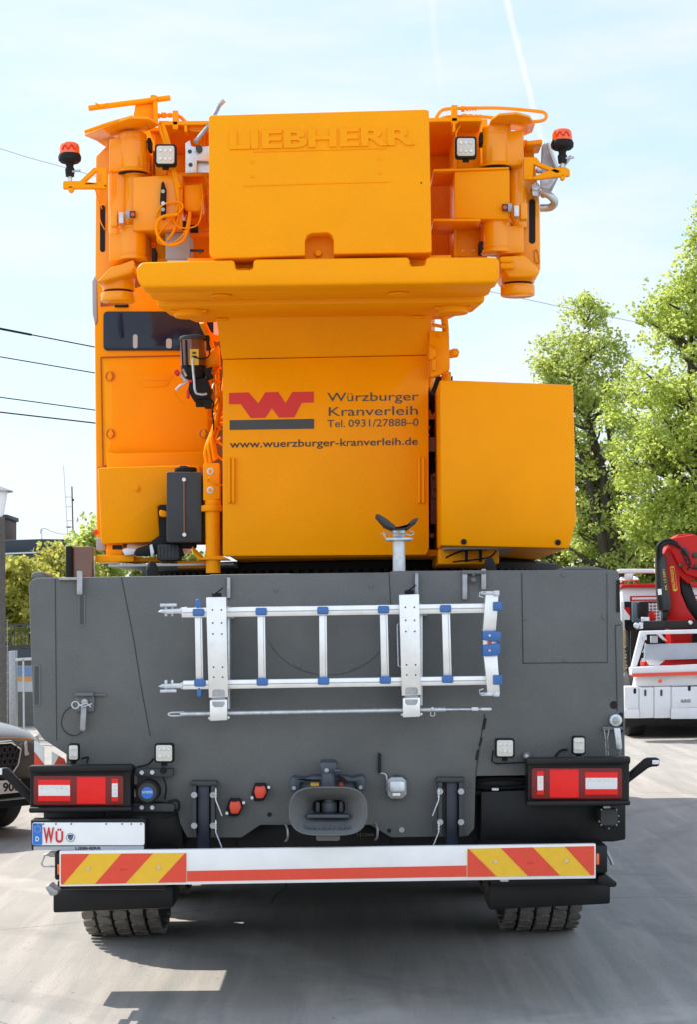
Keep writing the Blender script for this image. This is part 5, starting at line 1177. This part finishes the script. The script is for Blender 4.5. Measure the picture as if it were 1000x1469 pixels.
# loader crane
col = lr('crane_column', [(948, 801), (956, 787), (965, 772), (975, 766), (997, 766), (1003, 778), (1010, 800), (1004, 826), (988, 838), (975, 826), (977, 850), (986, 872), (1000, 892), (960, 893)], 29.45, .5, m_lredp, .02)
lr('lower_boom', [(958, 780), (966, 771), (996, 766.5), (1060, 800), (1060, 850), (1010, 832), (985, 824), (972, 806)], 29.3, .4, m_lredp, .03)
lr('boom_gusset', [(975, 826), (990, 834), (1002, 868), (1010, 893), (1000, 890), (986, 872), (978, 850)], 29.6, .3, m_blk, .02)
cv = lr('valve_cover', [(945, 797), (952, 793), (955, 797), (963, 868), (962, 876), (948, 876), (944, 840)], 29.3, .25, m_dgrey, .02)
lr('cover_side', [(941.5, 799), (945, 797), (951, 874), (946, 875), (943, 850)], 29.28, .15, m_blk, .01, cv)
lettering('PK 17.5001', (957.5, 845.5), (-4, -29), (-3.2, .5), 29.3, m_yel, 'cover_lettering', cv, depth=.004)
lr('small_sticker', [(943.5, 845), (949, 844.5), (949.5, 853), (944.5, 853.5)], 29.27, .006, m_white, 0, cv)
ov = MB(); q = [(968 + 0, 847)]
a0 = Vector((964.5, 815)); a1 = Vector((968.5, 845)); dv = (a1 - a0).normalized(); nv = Vector((-dv.y, dv.x))
pts = []
for k in range(9): t = R(k * 180 / 8); pts.append(tuple(a1 + nv * (-3.4 * cos(t)) + dv * 3.2 * sin(t)))
for k in range(9): t = R(k * 180 / 8); pts.append(tuple(a0 + nv * (3.4 * cos(t)) - dv * 3.2 * sin(t)))
bd = MB().prism(pts, 29.44, .009).build('maker_badge', m_yel, col)
MB().prism([tuple(Vector((966.5, 830)) + (Vector(p) - Vector((966.5, 830))) * .86) for p in pts], 29.436, .003).build('badge_field', m_lredp, bd)
lettering('PALFINGER', (969.5, 845), (-4.2, -29.5), (-4.2, .6), 29.4355, m_yel, 'badge_lettering', bd, bold=.02, depth=.003)
b = MB(); b.ptube([(944, 800), (944, 785), (951, 777), (962, 775), (972, 781)], 29.25, 2.6); b.ptube([(948, 799), (949, 786), (955, 780), (965, 779), (976, 786)], 29.22, 2.4); b.ptube([(972, 782), (982, 792), (990, 806), (986, 818)], 29.2, 1.4); b.ptube([(978, 790), (988, 812), (1000, 816)], 29.18, 1.2)
b.build('hydraulic_hose', m_rub, lorry)
b = MB()
for x, y, r in ((982, 789, 4), (986, 794, 3.2), (978, 811, 3), (998, 796, 4), (1000, 813, 4), (985, 803, 2)): b.disc(x, y, 29.24, r, .08, 12)
b.each('hose_joint', m_dgrey, lorry, bev=.01)
lr('stabiliser_beam', [(925, 891), (1130, 887), (1130, 899), (917, 903), (922, 895)], 28.9, .4, m_blk, .02); b = MB(); b.disc(914, 897, 28.85, 4, .1, 12); b.rect(918, 893, 923, 902, 28.85, .1, 1); b.rect(921, 885, 932, 891, 28.9, .1, 1); b.disc(991, 893, 28.85, 3, .1, 12); b.build('beam_fitting', m_zinc, lorry, bev=.01)
lr('crane_foot', [(962, 893), (992, 891), (994, 922), (962, 924)], 29.2, .5, m_lredp, .03)
lr('crane_post', [(951, 876), (959, 876), (958, 892), (950, 892)], 29.35, .2, m_blk, .02)
# flat bed frame
b = MB().prism([(919, 905), (1130, 899), (1130, 906), (928, 910), (914, 956), (906, 957)], 28.5, .12); b.build('headboard_frame', m_lwhite, lorry, bev=.015)
fl = lr('flatbed_sill', [(906, 957), (1130, 948), (1130, 962), (907, 969)], 28.3, .3, m_lwhite, .02)
lr('red_strip', [(907, 966), (1130, 959), (1130, 963.5), (907, 971)], 28.28, .015, m_red, 0, fl)
lr('sill_face', [(914, 969), (1130, 963), (1130, 980), (911, 985)], 28.4, .3, m_lwhite, .015)
lr('headboard_panel', [(926, 924), (1130, 918), (1130, 942), (924, 947)], 28.7, .06, m_lgrey, .01)
b = MB().prism([(928, 947), (955, 946), (945, 955), (932, 954)], 28.75, .1); b.prism([(938, 905), (952, 918), (958, 920), (948, 908)], 28.95, .1); b.build('headboard_stay', m_lwhite, lorry, bev=.01)
lr('red_base', [(924, 947), (1130, 940), (1130, 956), (924, 960)], 29.0, .4, m_lredp, .02)
lr('dark_gap', [(905, 905), (1130, 897), (1130, 985), (905, 990)], 29.95, .05, m_gap, 0)
lr('lamp', rrect(934, 912, 944, 922, 1), 28.6, .08, m_lgrey, .01)
b = MB(); b.rect(923, 912, 928, 918, 28.45, .05, 1); b.rect(921, 944, 926, 949, 28.45, .05, 1); b.ptube([(926, 922), (925, 930), (922, 936)], 28.45, 1); b.build('headboard_hinge', m_zinc, lorry)
lr('amber_marker', rrect(945, 974.5, 950, 979, 1.5), 28.38, .02, m_amber, 0)
# side lockers
for x0, x1, y0, y1 in ((896, 917, 985, 1019), (917, 938.5, 986, 1030), (938.5, 963, 985, 1030), (963, 1005, 985, 1030), (1005, 1130, 983, 1028)):
    lr('locker', [(x0 + .3, y0), (x1 - .3, y0 - .4), (x1 - .3, y1 - .4), (x0 + .3, y1)], 28.3, .5, m_lwhite, .012)
for x, y in ((911, 991), (989, 987)): lr('grab_hole', rrect(x - 2, y - 4, x + 2, y + 4, 1.9), 28.297, .0025, m_gap, 0)
for x in (926, 949): lr('lock', rrect(x - 1.5, 989, x + 1.5, 998, 1), 28.29, .008, m_dgrey, 0)
lr('locker_lid', [(965, 998), (1004, 996), (1004, 1014), (965, 1016)], 28.29, .008, m_lwhite, .002)
lettering('PALFINGER', (977, 1008), (14, -.6), (0, -5), 28.289, m_print, 'locker_lettering', lorry, depth=.003)
lr('locker_skirt', [(963, 1016), (1130, 1011), (1130, 1030), (963, 1031)], 28.27, .02, m_lwhite, .004); lr('locker_skirt', [(893, 1018), (917, 1017), (917, 1030), (893, 1030)], 28.27, .02, m_lwhite, .004)
lr('underframe', [(897, 1028), (1130, 1026), (1130, 1040), (930, 1040), (897, 1044)], 29.2, 4.5, m_blk, .02)
for px in (892, 1085):
    for y in (29.9, 33.2):
        a = P(px, 1040, 30.2); w = MB().lathe((a.x, y, .48), (1, 0, 0), [(0, .3), (0, .42), (.04, .48), (.26, .48), (.3, .42), (.3, .3)], 32).build('wheel', m_tyred, lorry)
        MB().lathe((a.x - .003, y, .48), (1, 0, 0), [(0, .29), (.02, .27), (.08, .1), (.1, 0)], 20).build('rim', m_zinc, w)

# ================================================================ trees
def leaf_mat(name, c0, c1, tr):
    m = bpy.data.materials.new(name); m.use_nodes = True; nt = m.node_tree; N = nt.nodes; L = nt.links
    b = N['Principled BSDF']; out = N['Material Output']
    oi = N.new('ShaderNodeTexNoise'); oi.inputs['Scale'].default_value = 5; oi.inputs['Detail'].default_value = 3
    tc = N.new('ShaderNodeTexCoord'); L.new(tc.outputs['Object'], oi.inputs['Vector'])
    r = N.new('ShaderNodeValToRGB'); r.color_ramp.elements[0].position = .32; r.color_ramp.elements[1].position = .68
    r.color_ramp.elements[0].color = (*c0, 1); r.color_ramp.elements[1].color = (*c1, 1); L.new(oi.outputs['Fac'], r.inputs[0])
    L.new(r.outputs[0], b.inputs['Base Color']); b.inputs['Roughness'].default_value = .5; b.inputs['Specular IOR Level'].default_value = .3
    t = N.new('ShaderNodeBsdfTranslucent'); L.new(r.outputs[0], t.inputs['Color'])
    mx = N.new('ShaderNodeMixShader'); mx.inputs[0].default_value = tr
    L.new(b.outputs[0], mx.inputs[1]); L.new(t.outputs[0], mx.inputs[2]); L.new(mx.outputs[0], out.inputs[0])
    return m
m_leafA = leaf_mat('lime_leaf', (.38, .46, .09), (.62, .67, .24), .68)
m_leafB = leaf_mat('young_lime_leaf', (.36, .45, .07), (.60, .67, .20), .66)
m_leafC = leaf_mat('bush_leaf', (.33, .35, .05), (.58, .54, .14), .58)
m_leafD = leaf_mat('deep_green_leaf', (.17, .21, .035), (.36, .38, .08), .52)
m_bark = mat('bark', (.075, .06, .045), .9, var=.4, vscale=8, bump=1, bscale=25)
def leaves(name, pts, m, parent, rng, size):
    """pts: (centre, spread, count); many leaf-sized folded faces"""
    v = []; f = []
    for c, sp, n in pts:
        for _ in range(n):
            d = Vector((rng.gauss(0, 1), rng.gauss(0, 1), rng.gauss(0, 1))).normalized() * (sp * rng.random() ** .5)
            d.z *= .75
            p = c + d; s = size * rng.uniform(.6, 1.25)
            a = Vector((rng.gauss(0, 1), rng.gauss(0, 1), rng.gauss(0, .55) - .35)).normalized()
            u = a.cross(Vector((rng.gauss(0, 1), rng.gauss(0, 1), rng.gauss(0, 1)))).normalized(); w = a.cross(u)
            o = len(v); k = w * s * .12
            v += [p - a * s * .55, p + u * s * .4 + k, p + a * s * .6, p - u * s * .4 + k]
            f += [(o, o + 1, o + 2), (o, o + 2, o + 3)]
    me = bpy.data.meshes.new(name); me.from_pydata([tuple(q) for q in v], [], f); me.materials.append(m)
    o = bpy.data.objects.new(name, me); COL.objects.link(o); setpar(o, parent); return o
def tree(name, label, cat, base, prof, m, seed, clumps, per, size, lean=(0, 0), trunk_r=.22, first=.25, group=None, csp=.42, stems=1, flat=1.0, hollow=.35, thin=1.0):
    """prof: crown as (height, radius, offset x) rows"""
    rng = random.Random(seed); t = thing(name, label, cat, base, group); B = Vector(base)
    H = prof[-1][0]
    def env(h):
        for (a, ra, oa), (b, rb, ob) in zip(prof, prof[1:]):
            if a <= h <= b:
                k = (h - a) / (b - a); return ra + (rb - ra) * k, oa + (ob - oa) * k
        return 0, 0
    tr = MB(); ends = []
    def axis(h): return B + Vector((lean[0] * h / H + env(max(h, prof[0][0]))[1] * min(1, h / H * 1.3), lean[1] * h / H, h))
    main = [axis(H * k / 9) + Vector((rng.uniform(-.06, .06), rng.uniform(-.06, .06), 0)) * (k > 0) for k in range(9)]
    tr.tube(main, (trunk_r, .015), 10)
    for s in range(stems - 1):
        a = 2 * pi * (s + .3) / max(1, stems - 1) + seed
        st = [main[1].lerp(main[0], .4)] + [axis(H * k / 9) + Vector((cos(a), sin(a), 0)) * env(H * k / 9)[0] * .45 * (k / 7) for k in range(2, 8)]
        tr.tube(st, (trunk_r * .7, .012), 8)
    cl = []; h0 = prof[0][0]; rmax = max(p[1] for p in prof)
    lump = [rng.uniform(.72, 1.12) for _ in range(40)]
    tries = 0
    while len(cl) < clumps and tries < clumps * 40:
        tries += 1
        h = rng.uniform(h0, H); r, o = env(h)
        if rng.random() > (r / rmax) ** 1.3 + .03: continue
        if thin < 1 and noise.noise(Vector((h * .9, seed, 0))) < -.12 and rng.random() > .35: continue
        if thin < 1 and h > h0 + (H - h0) * .55 and rng.random() > thin: continue
        a = rng.uniform(0, 2 * pi); lu = lump[int((a / (2 * pi) * 8)) % 8 + 8 * int(h / H * 4.99)]
        q = rng.random() ** .5
        if q < hollow and rng.random() < .7: continue
        rr = r * lu * q
        if thin < .7 and h < H * .68 and sin(a) < .25 and abs(o * .0 + cos(a) * rr + o - (lean[0] * h / H + o)) < .75 and rng.random() < .72: continue
        cl.append(B + Vector((lean[0] * h / H + o + cos(a) * rr, lean[1] * h / H + sin(a) * rr * flat, h + rng.uniform(-.1, .1))))
    for i, c in enumerate(cl):
        if i % 4 == 0:
            h = max(h0 * .6, min(H * .93, c.z - B.z - (c - axis(c.z - B.z)).length * rng.uniform(.4, .9)))
            p0 = axis(h); mid = p0.lerp(c, .5) + Vector((rng.uniform(-.12, .12), rng.uniform(-.12, .12), -.05))
            L_ = (c - p0).length; tr.tube([p0, mid, c], (max(.016, .036 * L_ ** .6 * trunk_r / .2), .008), 5)
    tr.build('trunk', m_bark, t)
    leaves('crown', [(c, csp * rng.uniform(.6, 1.3), int(per * rng.uniform(.5, 1.4))) for c in cl], m, t, rng, size)
    return t
def px_tree(name, label, cat, Y, rows, gx, m, seed, clumps, per, size, **k):
    """rows: (py, left px, right px) of the crown from bottom to top; gx: px of the trunk foot"""
    bx = P(gx, 1000, Y).x; kk = Y / F
    prof = []
    for py, xa, xb in rows:
        z = P((xa + xb) / 2, py, Y).z; xm = P((xa + xb) / 2, py, Y).x
        prof.append((z, (xb - xa) / 2 * kk, xm - bx))
    return tree(name, label, cat, (bx, Y, .05), prof, m, seed, clumps, per, size, **k)
px_tree('lime_tree', 'slimmer fresh green tree with open crown right behind the orange box', 'tree', 44, [(830, 830, 925), (770, 800, 930), (690, 782, 925), (610, 765, 912), (535, 765, 895), (500, 776, 886), (470, 803, 878), (442, 808, 864), (428, 836, 848)], 888, m_leafA, 3, 450, 58, .085, trunk_r=.26, csp=.30, stems=4, hollow=.1, thin=.6)
px_tree('lime_tree', 'tallest bright yellow green tree, crown cut by the right photo edge', 'tree', 41, [(810, 950, 1130), (760, 898, 1180), (690, 888, 1195), (600, 885, 1195), (540, 893, 1185), (490, 916, 1165), (440, 926, 1150), (400, 950, 1130), (360, 975, 1105), (318, 994, 1085), (290, 1012, 1068), (240, 1030, 1050)], 1040, m_leafB, 11, 980, 84, .085, trunk_r=.3, csp=.34, stems=4, hollow=.15, thin=.8)
bushes = [  # Y, rows, foot, leaf, seed, clumps, per
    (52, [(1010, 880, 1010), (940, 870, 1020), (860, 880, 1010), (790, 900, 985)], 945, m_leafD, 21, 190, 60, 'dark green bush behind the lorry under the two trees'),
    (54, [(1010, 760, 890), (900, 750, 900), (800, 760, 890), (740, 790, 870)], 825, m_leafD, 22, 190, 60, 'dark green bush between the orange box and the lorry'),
    (56, [(960, 620, 790), (850, 620, 800), (800, 640, 780), (770, 660, 760)], 710, m_leafC, 23, 150, 55, 'green bush showing under the orange box'),
    (40, [(1000, -90, 70), (900, -90, 72), (840, -80, 66), (812, -60, 50)], -10, m_leafC, 24, 230, 45, 'leafy yellow green bush at the left photo edge below the flat roof'),
    (43, [(1000, 30, 150), (900, 28, 158), (830, 30, 150), (800, 52, 135)], 85, m_leafC, 25, 230, 45, 'green bush between the left bush and the crane cab'),
    (46, [(900, 90, 170), (820, 95, 172), (775, 104, 165), (757, 115, 145)], 128, m_leafA, 26, 120, 40, 'light green treetop beside the orange cab on the left'),
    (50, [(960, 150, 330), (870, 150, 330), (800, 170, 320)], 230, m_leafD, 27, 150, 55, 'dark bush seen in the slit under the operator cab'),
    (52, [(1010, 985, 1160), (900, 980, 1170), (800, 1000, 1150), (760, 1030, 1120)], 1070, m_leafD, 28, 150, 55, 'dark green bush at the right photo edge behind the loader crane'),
]
for Y, rows, gx, m_, sd_, cl_, per_, lab in bushes:
    px_tree('bush', lab, 'bush', Y, rows, gx, m_, sd_, cl_, int(per_ * 1.5), .125, trunk_r=.1, csp=.34, stems=4, hollow=.1, group='bushes behind the yard')

# ================================================================ buildings, mast, lamp, fence on the left
m_roof = mat('dark_slate_cladding', (.03, .04, .055), .6, var=.15, vscale=3)
m_wall = mat('grey_render', (.25, .25, .25), .8, var=.1, vscale=2)
YB2 = 62
bd = thing('flat_roofed_building', 'low building with dark flat roof edge behind the left bushes', 'building', P(0, 985, YB2))
b = MB().prism([(-160, 784), (125, 776), (125, 990), (-160, 990)], YB2, 9).build('wall', m_wall, bd)
MB().prism([(-165, 780), (60, 773), (128, 774), (128, 790), (60, 791), (-165, 801)], YB2 - .4, 10).build('roof', m_roof, bd, bev=.03)
MB().prism([(-165, 800), (60, 791), (60, 793), (-165, 803)], YB2 - .5, .3).build('roof_trim', m_zinc, bd)
b = MB()
for x in (-120, -60, 0, 60): b.prism(rrect(x, 840, x + 34, 900, 1), YB2 - .02, .018)
b.build('window', m_glass, bd)
MB().prism([(-30, 742), (9, 742), (9, 778), (-30, 778)], YB2 + 3, 2).build('chimney', mat('brown_cladding', (.085, .05, .042), .7, var=.2, vscale=5), bd, bev=.02)
MB().prism([(-32, 738), (11, 738), (11, 744), (-32, 744)], YB2 + 2.9, 2.2).build('chimney_cap', m_roof, bd, bev=.02)
b = MB(); b.ptube([(58, 766), (60, 758), (70, 760)], YB2 + 4, .5); b.ptube([(60, 773), (60, 758)], YB2 + 4, .5, sm=False); b.ptube([(70, 761), (88, 766), (104, 765)], YB2 + 4, .4); b.build('roof_wire', m_steel, bd)
ms = thing('antenna_mast', 'thin radio antenna with cross rods standing above the dark roof', 'antenna', P(103, 776, YB2 + 5))
b = MB(); b.ptube([(105, 780), (103, 698)], YB2 + 5, 1.0, 6, False); b.build('mast', m_dgrey, ms)
b = MB(); b.ptube([(97, 768), (91, 668)], YB2 + 5, .6, 6, False)
for y in (713, 727, 747, 756): b.ptube([(94 + (y - 713) * .05, y), (104, y)], YB2 + 5, .5, 6, False)
b.build('antenna_rod', m_zinc, ms)
b = MB(); b.disc(104, 717, YB2 + 5, 1.8, .1); b.rect(95, 755, 101, 757, YB2 + 5, .1); b.build('antenna_head', m_dgrey, ms)
YLp = 30
lp = thing('street_lamp', 'street lamp with white lantern and flat hat at the left photo edge', 'street lamp', P(2, 1060, YLp))
MB().pcyl(2, 742, 1062, YLp, 7, 5.5).build('post', mat('weathered_grey_pole', (.085, .08, .07), .8, var=.25, vscale=20), lp)
k = YLp / F; c = P(-6, 742, YLp)
MB().lathe(c, (0, 0, 1), [(0, 9 * k), (6 * k, 12 * k), (34 * k, 17 * k), (36 * k, 17 * k)], 24).build('lantern', mat('white_lantern_glass', (.8, .82, .85), .25), lp)
MB().lathe(c + Vector((0, 0, 36 * k)), (0, 0, 1), [(0, 25 * k), (1.5 * k, 25 * k), (9 * k, 5 * k), (10 * k, 2 * k)], 28).build('lantern_hat', m_steel, lp)
# fence: galvanised gate, rails, mesh
YF = 33
fc = thing('fence', 'low railing of grey bars on a wall behind the crane\u2019s left edge', 'fence', P(25, 960, YF + 2))
b = MB(); b.prism([(-60, 896), (46, 894), (46, 897), (-60, 899)], YF + 2, .05); b.prism([(-60, 927), (46, 925), (46, 928), (-60, 930)], YF + 2, .05); b.build('fence_rail', m_dgrey, fc)
b = MB()
for x in range(-60, 46, 5): b.prism([(x, 898), (x + 1.2, 898), (x + 1.2, 926), (x, 926)], YF + 2.01, .03)
b.build('fence_bars', m_dgrey, fc)
MB().prism([(-120, 930), (60, 928), (60, 1050), (-120, 1054)], YF + 2.2, .3).build('base_wall', mat('dark_grey_wall', (.10, .10, .095), .8, var=.15), fc)
gt = thing('yard_gate', 'galvanised steel gate with welded mesh left of the crane', 'gate', P(20, 1055, YF - 2))
b = MB().prism([(12, 934), (22, 933), (23, 1056), (13, 1058)], YF - 2, .2); b.build('gate_post', m_steel, gt, bev=.01)
b = MB(); b.prism([(22, 944), (60, 942), (60, 946), (22, 948)], YF - 2, .06); b.prism([(22, 1054), (60, 1052), (60, 1058), (22, 1060)], YF - 2, .06); b.prism([(32, 946), (34, 946), (35, 1054), (33, 1054)], YF - 2, .05)
b.build('gate_frame', m_zinc, gt)
b = MB()
for k in range(14): b.prism([(-60, 890 + k * 12.5), (12, 889 + k * 12.5), (12, 889.8 + k * 12.5), (-60, 890.8 + k * 12.5)], YF - 2, .01)
for k in range(15): b.prism([(-60 + k * 5, 890), (-59.2 + k * 5, 890), (-59.2 + k * 5, 1056), (-60 + k * 5, 1056)], YF - 1.99, .01)
b.build('mesh_panel', m_steel, gt)
sg = thing('notice_board', 'blue and orange notice board behind the gate', 'sign', P(30, 1000, YF - .5))
MB().rect(20, 955, 50, 992, YF - .5, .03).build('board', m_gbox, sg)
MB().rect(20, 955.5, 49.5, 970, YF - .505, .004).build('blue_field', mat('dull_blue_board', (.12, .2, .33), .6), sg)
MB().rect(20, 970.5, 49.5, 977, YF - .505, .004).build('orange_field', mat('dull_orange_board', (.5, .22, .05), .6), sg)
b = MB(); b.rect(33, 992, 35, 1040, YF - .49, .03); b.build('board_post', m_zinc, sg)
MB().prism([(20, 932), (52, 930), (52, 941), (20, 943)], YF + 1.8, .3).build('dark_lintel', m_roof, fc)
dc, nplate2 = build_car('distant_car', 'dark blue car parked behind the yard gate', (P(12, 1000, 38).x, 36.6, 0), Vector((.35, -.94)).normalized(), mat('dark_blue_car_paint', (.02, .03, .06), .2, metal=.3, coat=.6))
# ================================================================ overhead wires
for (a, c_pt, w, lab) in (((-30, 466), (140, 499), .9, 'uppermost black overhead wire on the left, thicker at its end'), ((-30, 507), (140, 536), .8, 'second overhead wire from the top, left of the crane'),
                          ((-30, 566), (140, 589), .8, 'third overhead wire from the top, left of the crane'), ((-30, 588), (140, 607.5), 1.0, 'lowest twisted overhead wire on the left')):
    Yw = 40; p, q = P(*a, Yw), P(*c_pt, Yw + 2); d = (q - p)
    pts = [p - d * 6, p - d * 2, p, p.lerp(q, .5), q, q + d * 2.5]
    o = MB().tube(pts, w * Yw / F, 6).build('overhead_wire', m_rub); tag(o, lab, 'wire', 'overhead wires')
    if w == .9:
        MB().tube([p, p.lerp(q, .43)], 1.7 * Yw / F, 6, False).build('splice_sleeve', m_rub, o)
Yw = 60
for a, c_pt, lab in (((-20, 208), (100, 243), 'thin wire crossing the sky behind the left orange beacon'), ((700, 418), (950, 470), 'thin wire crossing the sky right of the crane above the trees')):
    p, q = P(*a, Yw), P(*c_pt, Yw); d = q - p
    o = MB().tube([p - d * 2, p, p.lerp(q, .5) - Vector((0, 0, .02)), q, q + d * 1.5], .45 * Yw / F, 6).build('overhead_wire', m_gbox); tag(o, lab, 'wire', 'overhead wires')
# a loose stone or two by the far kerb
st = MB().sphere(P(960, 1050, 34.5), .22, 12, (1.6, .8, .6)); tag(st.build('stone_block', m_kerb), 'pale stone block lying by the kerb under the lorry', 'stone')
